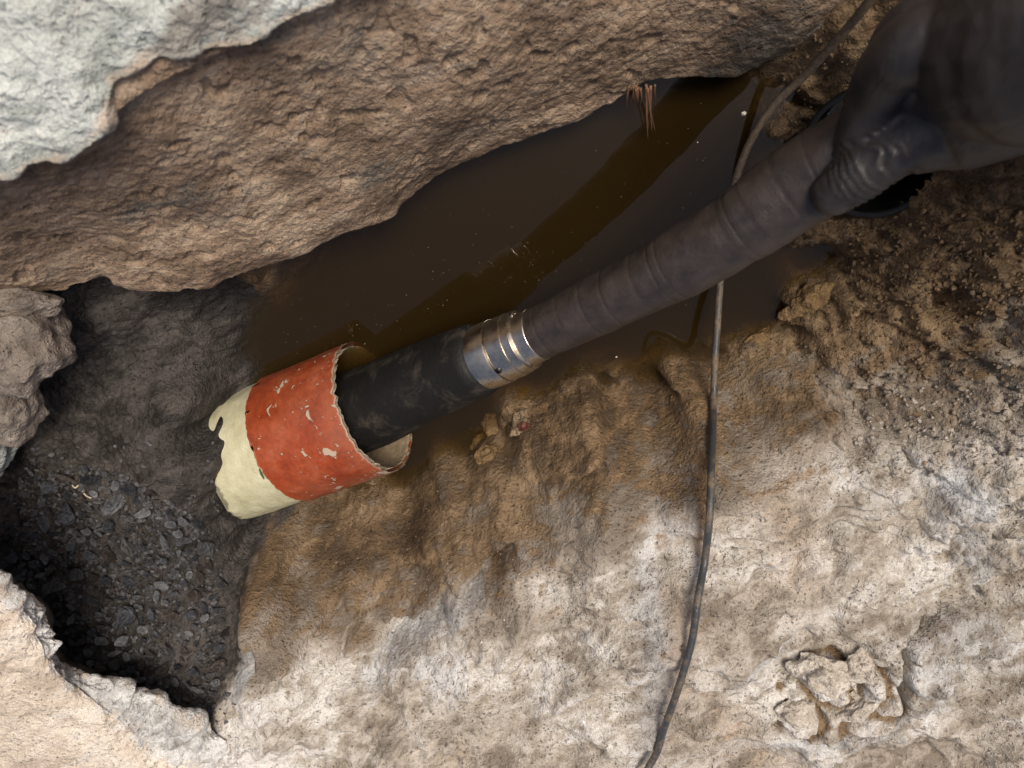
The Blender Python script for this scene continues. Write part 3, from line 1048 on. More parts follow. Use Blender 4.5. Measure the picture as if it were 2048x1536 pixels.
# cream core running on into the soil
rc = PR - .0012
V, nr_ = [], 34
for i in range(nr_):
    aw = (aa + math.pi) % (2 * math.pi) - math.pi
    end_ = .033 + .024 * sstep(-.55, -1.45, aw) + .010 * sstep(-.1, .8, aw) + fbm(circ, 4, 3, 541) * .004
    s = plen - .004 + (end_ + .004) * i / (nr_ - 1)
    rr = rc + fbm(np.stack([np.cos(aa) * 1.5, np.sin(aa) * 1.5, s * 60], axis=1), 2.5, 3, 531) * .0006
    V.append(pipe_pt(s, aa, rr))
V = np.vstack(V)
F = [(i * NA + j, (i + 1) * NA + j, (i + 1) * NA + (j + 1) % NA, i * NA + (j + 1) % NA) for i in range(nr_ - 1) for j in range(NA)]
F += [tuple(range(NA)), tuple((nr_ - 1) * NA + j for j in range(NA - 1, -1, -1))]
core = mesh_obj('foam_core', V, F, M_CREAM, pipe)
core['label'] = 'cream foam end of the pipe, half buried in mud'

# ------------------------------------------------------------------ hose with rubber end and steel coupling
hose_px = [(640, 855, .010), (700, 830, .013), (760, 806, .018), (830, 772, .026), (900, 742, .034), (985, 708, .044), (1060, 675, .051), (1200, 608, .064), (1340, 538, .078), (1480, 455, .090), (1600, 370, .098), (1720, 300, .106), (1850, 215, .115), (2000, 120, .125), (2200, 0, .135)]
HP = crom(W(*hose_px), 400)
hs = np.concatenate(([0], np.cumsum(np.linalg.norm(np.diff(HP, axis=0), axis=1))))


def hose_at(px):
    """arc length where the hose is sighted at column px"""
    cols = []
    for p in HP:
        d = p - np.array((0, 0, CAM_H))
        dep = d @ np.array((0, -ST, -CT))
        cols.append(1024 + FPX * d[0] / dep)
    return float(np.interp(px, cols, hs))


def hose_path(s):
    return np.stack([np.interp(s, hs, HP[:, k]) for k in range(3)], axis=1)


def rubber_material():
    t = NT('scuffed_black_rubber')
    co = t.coord()
    n = t.noise(co, 55, 4, .65, .6)
    n2 = t.noise(co, 700, 3, .6)
    dust = t.ramp(t.math('ADD', n, t.math('MULTIPLY', n2, .15)), [(.60, 0.0), (.78, .55)])
    col = t.mix(dust, (.0085, .0078, .0072), (.075, .058, .042))
    t.principled(col, t.ramp(n, [(.3, .5), (.7, .75)]), bump=n2, bump_dist=.0003, spec=.3)
    return t.m


M_RUBBER = rubber_material()


def hose_material():
    t = NT('dusty_dark_hose')
    co = t.coord()
    n = t.noise(co, 120, 4, .6)
    n2 = t.noise(co, 900, 2, .6)
    col = t.ramp(n, [(.35, (.026, .0205, .018)), (.65, (.046, .035, .029))])
    t.principled(col, t.ramp(n, [(.3, .34), (.7, .5)]), bump=n2, bump_dist=.0002, spec=.55)
    return t.m


def steel_material():
    t = NT('turned_steel')
    co = t.coord()
    n = t.noise(co, 200, 4, .6)
    n2 = t.noise(co, 1600, 2, .5)
    col = t.ramp(n, [(.3, (.60, .53, .43)), (.7, (.72, .65, .53))])
    t.principled(col, t.ramp(n, [(.3, .22), (.75, .38)]), 1.0, bump=n2, bump_dist=.00006)
    return t.m


M_HOSE = hose_material()
M_STEEL = steel_material()
sA, sB, sC = hose_at(640), hose_at(966), hose_at(1078)
hose = empty('flexible_hose', tuple(hose_path(np.array([(sB + sC) / 2]))[0]))
tag(hose, 'dark ribbed hose with steel coupling and black rubber end pushed into the orange pipe', 'hose')
# rubber end
q = np.linspace(sA, sB + .001, 70)
f = np.linspace(0, 1, 70)
rr = .0232 - .0045 * sstep(.35, 1, f) + .0006 * np.sin(f * 9)
rr[-3:] *= np.array((.985, .95, .90))
V, F = sweep(hose_path(q), rr, 64)
mesh_obj('rubber_end', V, F, M_RUBBER, hose)
# coupling: turned profile
dl = sC - sB
pr = [(0, .0150), (0, .0168), (.0008, .01735), (.34, .01735), (.352, .0170), (.354, .0158), (.372, .0158), (.374, .0168), (.62, .0167), (.622, .0160), (.632, .0160), (.634, .0162), (.76, .0158), (.768, .0146), (.79, .0137), (.80, .0139), (.98, .0136), (1.0, .0131), (1.0, .0115)]
V, F = sweep(hose_path(np.array([sB + dl * a_ + i_ * 1e-6 for i_, (a_, _) in enumerate(pr)])), [r_ * .96 for _, r_ in pr], 96)
coup = mesh_obj('steel_coupling', V, F, M_STEEL, hose, smooth=True)
coup['label'] = 'bright turned steel coupling with grooves'
em = coup.modifiers.new('edges', 'EDGE_SPLIT')
em.split_angle = math.radians(28)
# grub screw in its side
fine_s = np.linspace(sB - .01, sC + .01, 400)
fine_p = hose_path(fine_s)
for z_ in np.arange(.10, .0, -.0002):
    q_ = wp(997, 741, z_)
    d_ = np.linalg.norm(fine_p - q_, axis=1)
    if d_.min() < .0161:
        break
c_mid = fine_p[int(np.argmin(d_))]
rad = q_ - c_mid
rad /= np.linalg.norm(rad)
b_ = c_mid + rad * .0160
V, F = sweep([b_ - rad * .001, b_ + rad * .0006, b_ + rad * .0007, b_ + rad * .0007, b_ - rad * .0002 + rad * 1e-5, b_ - rad * .0003], [.0016, .0016, .0015, .0009, .00085, .0001], 20)
scw = mesh_obj('grub_screw', V, F, plain('dark_steel', (.12, .11, .09), .3, 1.0), coup)
# hose body with soft wound ribs
s_end = hs[-1]
q = np.linspace(sC - .002, s_end, 520)
rad_h = np.interp(q, [sC, hose_at(1300), hose_at(1550), hose_at(1700), s_end], [.0129, .0142, .0157, .0165, .0165])
hp_ = hose_path(q)
wob = fbm(np.stack([q * 0, q * 0, q], axis=1), 45, 3, 601)
rib = np.abs(((q / .0125) + 1.6 * wob) % 1.0 - .5) * 2
rad_h = rad_h * (1 - .014 * sstep(.45, 1.0, rib) + .025 * wob)
V, F = sweep(hp_, rad_h, 72, rfun=lambda i, a: 1 + .012 * np.sin(a * 2 + q[i] * 130) + .008 * np.sin(a * 5 + q[i] * 310))
mesh_obj('hose_body', V, F, M_HOSE, hose)

# ------------------------------------------------------------------ black duct mouth in the end of the pit
dax = -DUCT_N
dm = DUCT_C - DUCT_N * .004
duct = empty('duct_pipe', tuple(dm - np.array((0, 0, .033))))
tag(duct, 'black duct pipe opening in the earth behind the hand', 'pipe')
M_BLACK = plain('black_plastic', (.008, .008, .008), .4, noise_scale=150)
q = np.linspace(0, .09, 30)
V1, _ = sweep(dm[None] + q[:, None] * dax, np.full(30, .0305), 72)
V2, _ = sweep(dm[None] + q[:, None] * dax, np.full(30, .0278), 72)
n1_ = len(V1)
V = np.vstack([V1, V2])
F = []
for i in range(29):
    for j in range(72):
        k = (j + 1) % 72
        F.append((i * 72 + j, i * 72 + k, (i + 1) * 72 + k, (i + 1) * 72 + j))
        F.append((n1_ + i * 72 + k, n1_ + i * 72 + j, n1_ + (i + 1) * 72 + j, n1_ + (i + 1) * 72 + k))
for j in range(72):
    k = (j + 1) % 72
    F.append((j, n1_ + j, n1_ + k, k))
F.append(tuple(n1_ + 29 * 72 + j for j in range(72)))
mesh_obj('duct_wall', V, F, M_BLACK, duct)

# ------------------------------------------------------------------ cable
def cable_material():
    t = NT('muddy_cable')
    co = t.coord()
    n = t.noise(co, 90, 4, .65)
    n2 = t.noise(co, 600, 3, .6)
    sx = t.n('ShaderNodeSeparateXYZ')
    t.t.links.new(co, sx.inputs[0])
    up_ = t.ramp(sx.outputs[1], [(.0, 0.0), (1.0, 1.0)])
    mr = t.n('ShaderNodeMapRange')
    t.t.links.new(sx.outputs[1], mr.inputs[0])
    mr.inputs[1].default_value = -.19
    mr.inputs[2].default_value = -.08
    mud = t.math('ADD', t.ramp(n, [(.46, 0.0), (.64, 1.0)]), mr.outputs[0], True)
    col = t.mix(mud, (.045, .048, .05), t.ramp(n2, [(.35, (.10, .07, .045)), (.65, (.19, .145, .10))]))
    t.principled(col, t.ramp(mud, [(0.0, .36), (1.0, .75)]), bump=t.math('ADD', n2, n), bump_dist=.0003, spec=.5)
    return t.m


cpts = [wp(1960, -330, .10), wp(1830, -120, .085), wp(1740, 0, .066), wp(1690, 62, .05), wp(1610, 150, .026), wp(1550, 208, .014), wp(1505, 275, .006), wp(1476, 345, .001), wp(1456, 430, -.001), wp(1446, 500, .003), wp(1440, 570, .010), wp(1434, 660, .019), wp(1430, 720, .024)]
for p, lift in (((1427, 800), .009), ((1425, 880), .009), ((1422, 960), .009), ((1419, 1040), .009), ((1409, 1120), .007), ((1396, 1200), .009), ((1384, 1280), .011), ((1362, 1360), .012), ((1338, 1430), .012), ((1312, 1500), .012), ((1286, 1560), .011), ((1230, 1680), .010), ((1150, 1830), .006), ((1000, 2000), .004)):
    g_ = hit(*p)
    cpts.append(wp(p[0], p[1], g_[2] + lift * .5 + .002))
CPATH = crom(cpts, 420)
low = np.array([max(gz(q_[0] + a_, q_[1]) for a_ in (-.002, 0, .002)) for q_ in CPATH]) + .0018
low[CPATH[:, 1] > -.20] = -1                          # hangs free above the pool
czz = np.maximum(CPATH[:, 2], low)
for _ in range(8):
    czz[1:-1] = np.maximum((czz[:-2] + czz[1:-1] + czz[2:]) / 3, low[1:-1])
CPATH[:, 2] = czz
ctw = fbm(np.stack([np.arange(420) * .02, np.zeros(420), np.zeros(420)], axis=1), 1.4, 2, 611)
V, F = sweep(CPATH, .00185 * (1 + .05 * ctw), 20)
cab = mesh_obj('cable', V, F, cable_material())
tag(cab, 'thin dark muddy cable hanging under the hose and trailing across the pale bank', 'cable')

# ------------------------------------------------------------------ gloved hand
def blob_mesh(chains, voxel, subdiv_smooth=6):
    """tapered limbs and pads fused into one skin"""
    bm = bmesh.new()
    for pts, rad_ in chains:
        n_ = max(6, int(len(pts) * 7))
        R = crom(np.hstack([np.asarray(pts), np.asarray(rad_)[:, None]]), n_)
        Vt, Ft = sweep(R[:, :3], R[:, 3], 20)
        # round the ends
        vs = [bm.verts.new(v) for v in Vt]
        for f_ in Ft:
            bm.faces.new([vs[i] for i in f_])
        for e in (0, -1):
            m = Matrix.Translation(Vector(R[e, :3]))
            bmesh.ops.create_uvsphere(bm, u_segments=18, v_segments=12, radius=R[e, 3], matrix=m)
    me = bpy.data.meshes.new('tmp')
    bmesh.ops.recalc_face_normals(bm, faces=bm.faces)
    bm.to_mesh(me)
    bm.free()
    o = bpy.data.objects.new('tmp', me)
    COL.objects.link(o)
    r = o.modifiers.new('r', 'REMESH')
    r.mode = 'VOXEL'
    r.voxel_size = voxel
    s_ = o.modifiers.new('s', 'SMOOTH')
    s_.iterations = subdiv_smooth
    s_.factor = .5
    dg = bpy.context.evaluated_depsgraph_get()
    ev = o.evaluated_get(dg)
    m2 = bpy.data.meshes.new_from_object(ev)
    bpy.data.objects.remove(o)
    return m2


def glove_material():
    t = NT('dark_nitrile_glove')
    co = t.coord()
    n = t.noise(co, 70, 4, .6)
    n2 = t.noise(co, 420, 3, .6)
    st_ = t.coord(scale=(3, 1, 1), rot=(0, 0, math.radians(-35)))
    w = t.noise(st_, 95, 3, .55, 1.2)
    col = t.ramp(n, [(.3, (.016, .014, .0145)), (.7, (.042, .034, .031))])
    h = t.math('ADD', t.math('MULTIPLY', w, 1.0), t.math('MULTIPLY', n2, .12))
    t.principled(col, t.ramp(n, [(.3, .36), (.7, .52)]), bump=h, bump_dist=.0012, bump_str=.35, spec=.5)
    return t.m


chains = [
    # thumb along the near side of the hose
    (W((1668, 386, .118), (1705, 356, .121), (1758, 314, .124), (1820, 270, .126), (1890, 235, .126)), (.0076, .0092, .0098, .0104, .0140)),
    # ball of the thumb
    (W((1850, 268, .122), (1900, 245, .124), (1960, 210, .130), (2060, 160, .142)), (.0125, .0165, .0190, .0205)),
    # palm and back of the hand
    (W((1865, 165, .126), (1920, 150, .133), (1990, 125, .143), (2080, 95, .152)), (.0140, .0170, .0200, .0225)),
    (W((1860, 90, .128), (1920, 85, .136), (1990, 75, .146), (2080, 60, .154)), (.0125, .0155, .0190, .0220)),
    # index finger over the far side
    (W((1910, 75, .140), (1835, 95, .139), (1785, 135, .132), (1752, 200, .124), (1722, 270, .118), (1700, 315, .115)), (.0120, .0108, .0098, .0090, .0082, .0072)),
    # middle, ring and little finger closing under the hose
    (W((1905, 40, .136), (1835, 62, .130), (1795, 115, .116), (1795, 190, .097), (1835, 250, .090), (1865, 262, .094)), (.0118, .0106, .0098, .0090, .0084, .0074)),
    (W((1940, 15, .136), (1875, 35, .128), (1845, 90, .114), (1850, 170, .097), (1890, 225, .093), (1915, 232, .098)), (.0112, .0100, .0092, .0086, .0080, .0070)),
    (W((1980, 0, .136), (1920, 15, .128), (1900, 70, .115), (1905, 140, .100), (1940, 190, .098), (1965, 196, .104)), (.0104, .0092, .0084, .0078, .0072, .0064)),
    # wrist and forearm going up and out
    (W((2040, 90, .150), (2140, 60, .162)), (.0265, .0275)),
    (np.vstack([W((2100, 80, .158)), [(.24, -.005, .190)], [(.30, .03, .225)], [(.42, .10, .30)]]), (.0275, .0310, .0360, .0420)),
]
hm = blob_mesh(chains, .0010, 4)
nv = len(hm.vertices)
co_ = np.empty(nv * 3, dtype=np.float32)
hm.vertices.foreach_get('co', co_)
co_ = co_.reshape(-1, 3).astype(float)
no_ = np.empty(nv * 3, dtype=np.float32)
hm.vertices.foreach_get('normal', no_)
no_ = no_.reshape(-1, 3).astype(float)
# wrinkles of the glove: fine ribs across the thumb, broad folds over the palm
t0, t1 = wp(1668, 386, .118), wp(1830, 265, .126)
tx = t1 - t0
tl = np.linalg.norm(tx); tx /= tl
ts = (co_ - t0) @ tx
td = np.linalg.norm(co_ - t0 - ts[:, None] * tx, axis=1)
onth = sstep(-.002, .006, ts) * sstep(tl, tl * .75, ts) * sstep(.0145, .012, td)
wrk = np.sin((ts / .0028 + fbm(co_, 90, 2, 701) * 1.4) * 2 * math.pi) * .00042 * onth
pc = wp(2060, 260, .12)
pd = np.linalg.norm((co_ - pc)[:, :2], axis=1)
fold = ridged(np.stack([pd * 1.0, co_[:, 0] * .12, co_[:, 1] * .12], axis=1), 40, 2, 711) * .0005 * sstep(.28, .05, pd) * (1 - onth)
co_ += no_ * (wrk + fold + fbm(co_, 40, 2, 721) * .0009)[:, None]
hm.vertices.foreach_set('co', co_.astype(np.float32).ravel())
hm.materials.clear()
hm.materials.append(glove_material())
hm.polygons.foreach_set('use_smooth', np.ones(len(hm.polygons), dtype=bool))
hm.update()
hm.name = 'person'
hand = bpy.data.objects.new('person', hm)
COL.objects.link(hand)
tag(hand, 'hand in a dark wrinkled rubber glove gripping the hose, thumb laid along it', 'person')

# ------------------------------------------------------------------ stones
def rock_mesh(name, seed, mat, subdiv=3, flat=.7, chip=.28, cut=(.42, .85)):
    bm = bmesh.new()
    bmesh.ops.create_icosphere(bm, subdivisions=subdiv, radius=1.0)
    V = np.array([v.co[:] for v in bm.verts])
    rs = np.random.default_rng(seed)
    pl_ = rs.normal(size=(11, 3))
    pl_ /= np.linalg.norm(pl_, axis=1, keepdims=True)
    for n_ in pl_:                                       # knock flats off it
        c_ = rs.uniform(*cut)
        d_ = V @ n_
        V = V - np.clip(d_ - c_, 0, None)[:, None] * n_
    V = V * (1 + chip * fbm(V, 1.3, 3, seed))[:, None]
    V = V * np.array((1, rs.uniform(.65, .95), flat * rs.uniform(.7, 1.1)))
    for v, c_ in zip(bm.verts, V):
        v.co = c_
    me = bpy.data.meshes.new(name)
    bm.to_mesh(me)
    bm.free()
    me.materials.append(mat)
    return me


def put_rock(name, seed, px, py, wpx, hpx, rot, mat, label, cat='stone', group=None, zoff=0.0, flat=.75, sub=5, sink=.32, smooth=True, z=None, chip=.28, cut=(.42, .85)):
    p = hit(px, py)
    if z is not None:
        p = wp(px, py, z)
    dep = (p - np.array((0, 0, CAM_H))) @ np.array((0, -ST, -CT))
    me = rock_mesh(name, seed, mat, sub, flat, chip, cut)
    n_ = len(me.vertices)
    c_ = np.empty(n_ * 3, dtype=np.float32)
    me.vertices.foreach_get('co', c_)
    c_ = c_.reshape(-1, 3).astype(float)
    ext = c_.max(0) - c_.min(0)
    c_ -= (c_.max(0) + c_.min(0)) / 2
    sx_, sy_ = wpx * dep / FPX, hpx * dep / FPX
    sz_ = min(sx_, sy_) * flat
    c_ = c_ / ext * np.array((sx_, sy_, sz_))
    if z is None:                                        # bedded: no undercut below its widest line
        c_[:, :2] *= .78 * (1 + 1.5 * np.clip(.12 - c_[:, 2] / sz_, 0, .62))[:, None]
    ca, sa = math.cos(math.radians(rot)), math.sin(math.radians(rot))
    c_ = np.stack([c_[:, 0] * ca - c_[:, 1] * sa, c_[:, 0] * sa + c_[:, 1] * ca, c_[:, 2]], axis=1)
    e_ = .012
    gxs = ground_base(np.array([p[0] - e_, p[0] + e_, p[0], p[0]]), np.array([p[1], p[1], p[1] - e_, p[1] + e_]))
    if z is None:
        nn = Vector((-(gxs[1] - gxs[0]) / (2 * e_), -(gxs[3] - gxs[2]) / (2 * e_), 1)).normalized()
        c_ = c_ @ np.array(nn.to_track_quat('Z', 'Y').to_matrix()).T
    c_ += np.stack([fbm(c_ + seed, 160, 3, 801) * .0012, fbm(c_ + seed, 170, 3, 803) * .0012, fbm(c_ + seed, 180, 3, 805) * .0012], axis=1)
    me.vertices.foreach_set('co', c_.astype(np.float32).ravel())
    if smooth:
        me.polygons.foreach_set('use_smooth', np.ones(len(me.polygons), dtype=bool))
    me.update()
    o = bpy.data.objects.new(name, me)
    o.location = (p[0], p[1], p[2] + sz_ * (.5 - sink) + zoff)
    COL.objects.link(o)
    return tag(o, label, cat, group)


M_GREYBROWN2 = earth_material('tan_grey_stone', dry=[(0.36, 0.31, 0.25), (0.54, 0.48, 0.405), (0.72, 0.67, 0.59)], damp=None, soil=None, use_zone=False, speck=0.3)
put_rock('loose_stone', 1, 985, 845, 62, 50, 30, M_WETSTONE, 'wet glistening brown stone at the water edge, topmost of a little cluster', group='stones at the water edge')
put_rock('loose_stone', 2, 955, 882, 42, 26, 10, M_WETSTONE, 'smallest brown stone at the water edge, poking into the pool', group='stones at the water edge')
put_rock('loose_stone', 3, 975, 905, 66, 52, -10, M_WETSTONE, 'round dull brown stone at the water edge with dark gap beside it', group='stones at the water edge')
mst = put_rock('loose_stone', 4, 1042, 842, 64, 44, 28, M_TANSTONE, 'flat buff stone with a dark red core beside the wet stones', group='stones at the water edge')
mcore = put_rock('core', 41, 1047, 838, 30, 16, 32, plain('dark_red_core', (.075, .018, .010), .6, noise_scale=500, var=.5), 'dark red core of the stone', zoff=.0075, z=float(mst.location[2]))
del mcore['category']
mcore.location -= mst.location
mcore.parent = mst
put_rock('loose_stone', 5, 1590, 1420, 88, 70, 15, M_GREYBROWN2, 'grey and tan stone sitting in the crack at the foot of the pale bank', group='stones along the crack')
put_rock('loose_stone', 6, 1718, 1335, 72, 84, 10, M_GREYBROWN2, 'biggest upright tan stone wedged above the crack', group='stones along the crack')
put_rock('loose_stone', 7, 1728, 1412, 120, 46, 18, M_GREYBROWN2, 'long flat tan stone lying along the crack', group='stones along the crack')
put_rock('loose_stone', 8, 1650, 1345, 100, 120, 40, M_GREYBROWN2, 'broad lump of stone bedded between the tan stones of the crack', group='stones along the crack')
put_rock('loose_stone', 9, 1710, 1386, 28, 24, 0, M_STONE, 'tiny round pebble under the upright tan stone', group='stones along the crack')
put_rock('loose_stone', 10, 1575, 1352, 42, 36, 0, M_STONE, 'small pale stone on the bank above the grey and tan one', group='stones along the crack')
put_rock('loose_stone', 11, 1422, 1485, 26, 22, 0, M_STONE, 'small cream pebble near the foot of the cable', group='stones along the crack')
put_rock('loose_stone', 21, 1520, 672, 100, 46, 38, M_WETSTONE, 'smooth brown hump of clay breaking the water beside the cable')
put_rock('loose_stone', 22, 1605, 600, 110, 60, -10, M_WETSTONE, 'low wet clay lump at the end of the pool')
M_GREYBROWN = earth_material('grey_brown_stone', dry=[(0.13, 0.105, 0.085), (0.21, 0.175, 0.145), (0.30, 0.26, 0.22)], damp=None, soil=None, use_zone=False, speck=0.3)
for sd_, px, py, w_, h_, rt_, m_, zz_, lb in ((31, 48, 682, 190, 190, 10, M_GREYBROWN, .066, 'rounded grey-brown rock lump under the lip of the boulder'), (32, 8, 795, 150, 180, -14, M_GREYBROWN, .066, 'smooth grey rock lump below the rounded one'),
                                              (33, 30, 605, 230, 120, 5, M_GREYBROWN, .064, 'broad rock lump tucked against the boulder lip'), (34, -22, 815, 110, 330, -10, M_PALE, .052, 'pale upright stone between the two slabs')):
    put_rock('wall_stone', sd_, px, py, w_, h_, rt_, m_, lb, group='stones under the lip', z=zz_, chip=.3, cut=(.6, .9), flat=.9)

# ------------------------------------------------------------------ dark chippings in the hollow
gravel_cols = [(.11, .115, .132), (.16, .168, .188), (.20, .195, .19), (.27, .275, .29), (.16, .125, .105), (.36, .365, .375)]


def chip_mat(i, c_):
    t = NT('slate_chip')
    oi = t.n('ShaderNodeObjectInfo')
    co = t.coord()
    n = t.noise(co, 2.2, 5, .65)
    v = t.ramp(oi.outputs['Random'], [(0.0, .6), (1.0, 1.5)])
    col = t.mix(1.0, t.ramp(n, [(.3, lerp3(c_, .6)), (.7, lerp3(c_, 1.5))]), v, 'MULTIPLY')
    t.principled(col, t.ramp(n, [(.35, .42), (.7, .75)]), bump=n, bump_dist=.25, spec=.55)
    return t.m


cmats = [chip_mat(i, c_) for i, c_ in enumerate(gravel_cols)]
protos = []
for i in range(18):
    protos.append(rock_mesh('stone', 900 + i, cmats[i % 6], 2, .5, .12))
hollow = [(60, 940), (200, 930), (330, 990), (420, 1060), (445, 1150), (455, 1230), (440, 1330), (435, 1440), (360, 1430), (250, 1390), (130, 1330), (90, 1240), (10, 1150), (10, 1000)]


def in_poly(px, py, poly):
    c_ = False
    j = len(poly) - 1
    for i in range(len(poly)):
        if (poly[i][1] > py) != (poly[j][1] > py) and px < (poly[j][0] - poly[i][0]) * (py - poly[i][1]) / (poly[j][1] - poly[i][1]) + poly[i][0]:
            c_ = not c_
        j = i
    return c_


def chip_xf(px, py, smin, smax):
    p = hit(px, py)
    s_ = random.uniform(smin, smax) ** 1.0
    q_ = Matrix.Rotation(random.uniform(0, 6.283), 4, 'Z') @ Matrix.Rotation(random.gauss(0, .45), 4, 'X') @ Matrix.Rotation(random.gauss(0, .45), 4, 'Y')
    return p, s_, q_


for m_ in protos:
    m_.polygons.foreach_set('use_smooth', np.zeros(len(m_.polygons), dtype=bool))
small_v, small_f, off = [], [], 0
pv = [np.array([v.co[:] for v in m.vertices]) for m in protos]
pf = [np.array([p.vertices[:] for p in m.polygons]) for m in protos]
gm = NT('chipping_fines')
co = gm.coord()
gm.principled(gm.ramp(gm.noise(co, 260, 3, .7), [(.3, (.025, .024, .025)), (.55, (.06, .058, .06)), (.75, (.14, .135, .135))]), .6, bump=gm.noise(co, 700, 3), bump_dist=.0004)
k = 0
while k < 2600:
    px, py = random.uniform(0, 470), random.uniform(880, 1450)
    if not in_poly(px, py, hollow) and random.random() > .10:
        continue
    k += 1
    p, s_, q_ = chip_xf(px, py, .0009, .0024)
    i = random.randrange(18)
    Mx = np.array(q_.to_3x3())
    v_ = pv[i][:, :] @ Mx.T * s_ + p + np.array((0, 0, s_ * .3))
    small_v.append(v_)
    small_f.append(pf[i] + off)
    off += len(v_)
grav = mesh_obj('gravel', np.vstack(small_v), np.vstack(small_f), gm.m, smooth=False)
tag(grav, 'bed of dark slate chippings filling the hollow under the cream slab', kind='stuff')
placed = []
tries = 0
while len(placed) < 290 and tries < 20000:
    tries += 1
    px, py = random.uniform(0, 470), random.uniform(900, 1450)
    if not in_poly(px, py, hollow):
        continue
    s_px = random.choice((22, 26, 30, 36, 42, 52)) * (0.85 + .3 * random.random())
    if any((px - a_) ** 2 + (py - b2_) ** 2 < (.40 * (s_px + c2_)) ** 2 for a_, b2_, c2_ in placed):
        continue
    placed.append((px, py, s_px))
    p, s_, q_ = chip_xf(px, py, 1, 1)
    dep = (p - np.array((0, 0, CAM_H))) @ np.array((0, -ST, -CT))
    s_ = s_px * dep / FPX * .5
    o = bpy.data.objects.new('stone', random.choice(protos))
    o.location = (p[0], p[1], p[2] + s_ * .35 + .0008)
    o.rotation_euler = q_.to_euler()
    o.scale = (s_ * 1.15, s_ * 1.0, s_ * 1.0)
    COL.objects.link(o)
    o.parent = grav

# ------------------------------------------------------------------ crumbs of clay lying on the banks
cv, cf, off = [], [], 0
ico = [rock_mesh('crumb', 1200 + i, M_STONE, 1, .75, .25) for i in range(6)]
iv = [np.array([v.co[:] for v in m.vertices]) for m in ico]
if_ = [np.array([p.vertices[:] for p in m.polygons]) for m in ico]
crumb_regions = [((1700, 420, 2048, 950), 1500, .0006, .0022), ((1480, 640, 1720, 780), 160, .0005, .0016), ((1480, 1180, 2048, 1480), 420, .0004, .0014), ((900, 780, 1500, 1000), 900, .0004, .0013), ((600, 1000, 1400, 1536), 1300, .0003, .0010), ((620, 980, 960, 1180), 300, .0004, .0014), ((1560, 60, 1720, 260), 110, .0005, .0018)]
for (x0, y0, x1, y1), cnt, smin, smax in crumb_regions:
    for _ in range(cnt):
        px, py = random.uniform(x0, x1), random.uniform(y0, y1)
        p = ground_px(px, py, 3) if False else None
        g_ = hit(px, py)
        if g_[2] < .001:
            continue
        s_ = smin + (smax - smin) * random.random() ** 2.2
        i = random.randrange(6)
        q_ = np.array(Matrix.Rotation(random.uniform(0, 6.28), 3, 'Z'))
        cv.append(iv[i] @ q_.T * s_ + g_ + np.array((0, 0, s_ * .25)))
        cf.append(if_[i] + off)
        off += len(iv[i])
crm = mesh_obj('rubble', np.vstack(cv), np.vstack(cf), M_GROUND, smooth=True)
cz = np.zeros((off, 4), dtype=np.float32)
cpos = np.vstack(cv)
dl_, ds_, _ = seg_dist(cpos[:, 0], cpos[:, 1], gpoly([(560, 1130), (640, 1110), (780, 1150), (950, 1080), (1150, 960), (1330, 880), (1450, 840), (1600, 760), (1750, 740), (1900, 740), (2100, 720)]))
cz[:, 0] = np.maximum(sstep(.05, -.03, dl_ * ds_ * sr[0]), .35)
set_attr(crm, 'zone', cz)
tone_attr(crm, cpos, 1041)
tag(crm, 'crumbs of clay and mortar strewn over the bank', kind='stuff')

# ------------------------------------------------------------------ hanging roots, floating specks, straws
M_ROOT = plain('root_fibre', (.17, .085, .045), .7, noise_scale=300)
rt = wp(1295, 178, .022)
roots = empty('root_tuft', tuple(rt))
tag(roots, 'reddish tuft of roots hanging from the boulder lip into the water', 'roots')
for i in range(20):
    long_ = i < 5
    bx_ = random.gauss(1296, 5) if long_ else random.gauss(1276, 11)
    a_ = wp(bx_, 172 + random.uniform(-4, 6), .021)
    c_ = wp(1303 + random.gauss(0, 6), random.uniform(235, 292), .002) if long_ else wp(bx_ - 2 + random.gauss(0, 3), random.uniform(196, 216), .010)
    b_ = a_ * .5 + c_ * .5 + np.array((random.gauss(0, .0005), 0, .002))
    r_ = random.uniform(.00018, .00034) * (1.3 if long_ else 1)
    V, F = sweep(crom([a_, b_, c_], 14), np.linspace(r_ * 1.8, r_ * .3, 14), 6)
    mesh_obj('root', V, F, M_ROOT, roots)

M_WHITE = plain('white_foam', (.75, .68, .58), .6)
for px, py, s_, lb in ((1487, 228, .0016, 'white foam bead floating beside the cable'), (1233, 714, .0007, 'tiny white speck floating under the hose'), (1395, 285, .0005, 'minute pale speck floating between roots and cable')):
    me = rock_mesh('foam_bead', 1300 + px, M_WHITE, 3, .95, .08)
    o = bpy.data.objects.new('foam_bead', me)
    o.location = tuple(wp(px, py, s_ * .3))
    o.scale = (s_,) * 3
    me.polygons.foreach_set('use_smooth', np.ones(len(me.polygons), dtype=bool))
    COL.objects.link(o)
    tag(o, lb, 'foam bead', 'white specks on the water')

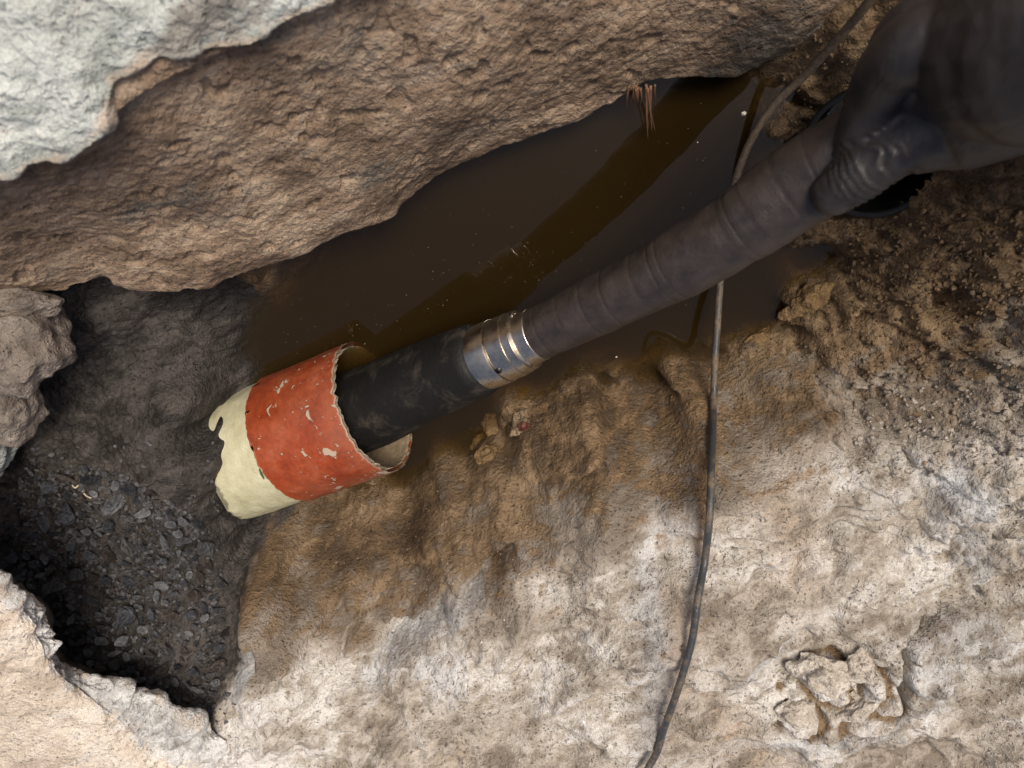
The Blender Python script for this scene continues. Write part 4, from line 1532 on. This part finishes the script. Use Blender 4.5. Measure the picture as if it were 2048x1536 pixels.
dv, df, off = [], [], 0
dust_m = ico[0]
for _ in range(420):
    t_ = random.random()
    cx_, cy_ = 560 + 1050 * t_, 690 - 400 * t_
    px, py = cx_ + random.gauss(0, 70), cy_ + random.gauss(20, 90)
    w_ = wp(px, py, 0.0)
    if gz(w_[0], w_[1]) > -.003 or any(np.linalg.norm(w_[:2] - HP[k_, :2]) < .02 and k_ < 130 for k_ in range(0, 130, 6)):
        continue
    s_ = .00012 + .0003 * random.random() ** 3
    dv.append(iv[_ % 6] * np.array((s_, s_, s_ * .5)) + w_ + np.array((0, 0, s_ * .2)))
    df.append(if_[_ % 6] + off)
    off += len(iv[_ % 6])
dst = mesh_obj('floating_dust', np.vstack(dv), np.vstack(df), plain('pale_dust', (.30, .25, .17), .8))
tag(dst, 'fine pale dust floating on the brown water', kind='stuff')

M_STRAW = plain('dry_fibre', (.5, .42, .3), .6)
M_GRASS = plain('green_blade', (.06, .08, .02), .6)
# blade of grass stuck on the cream core
a0 = np.array((.0,))
def on_core(px, py):
    z = .045
    for _ in range(30):
        p = wp(px, py, z)
        rel = p - pm
        ax_ = rel @ pax
        sd_ = rel @ pside
        z = .5 * z + .5 * (pm[2] + ax_ * pax[2] + math.sqrt(max(rc ** 2 - sd_ ** 2, 1e-8)))
    return wp(px, py, z)


V, F = sweep([on_core(519, 936) + np.array((0, 0, .0008)), on_core(524, 946) + np.array((0, 0, .0012)), on_core(529, 957) + np.array((0, 0, .0008))], [.0003, .0006, .0002], 6)
tag(mesh_obj('grass_blade', V, F, M_GRASS), 'short dark green blade of grass stuck to the cream foam', 'grass blade')
for (pa, pb, pc_), lb in ((((147, 966), (154, 972), (160, 966)), 'pale bent fibre on the dark soil above the chippings'), (((168, 978), (176, 988), (186, 992)), 'pale forked fibre just below the bent one')):
    g_ = [hit(*pp_) + np.array((0, 0, .0018)) for pp_ in (pa, pb, pc_)]
    V, F = sweep(crom(g_, 10), np.full(10, .00045), 6)
    tag(mesh_obj('straw', V, F, M_STRAW), lb, 'straw')
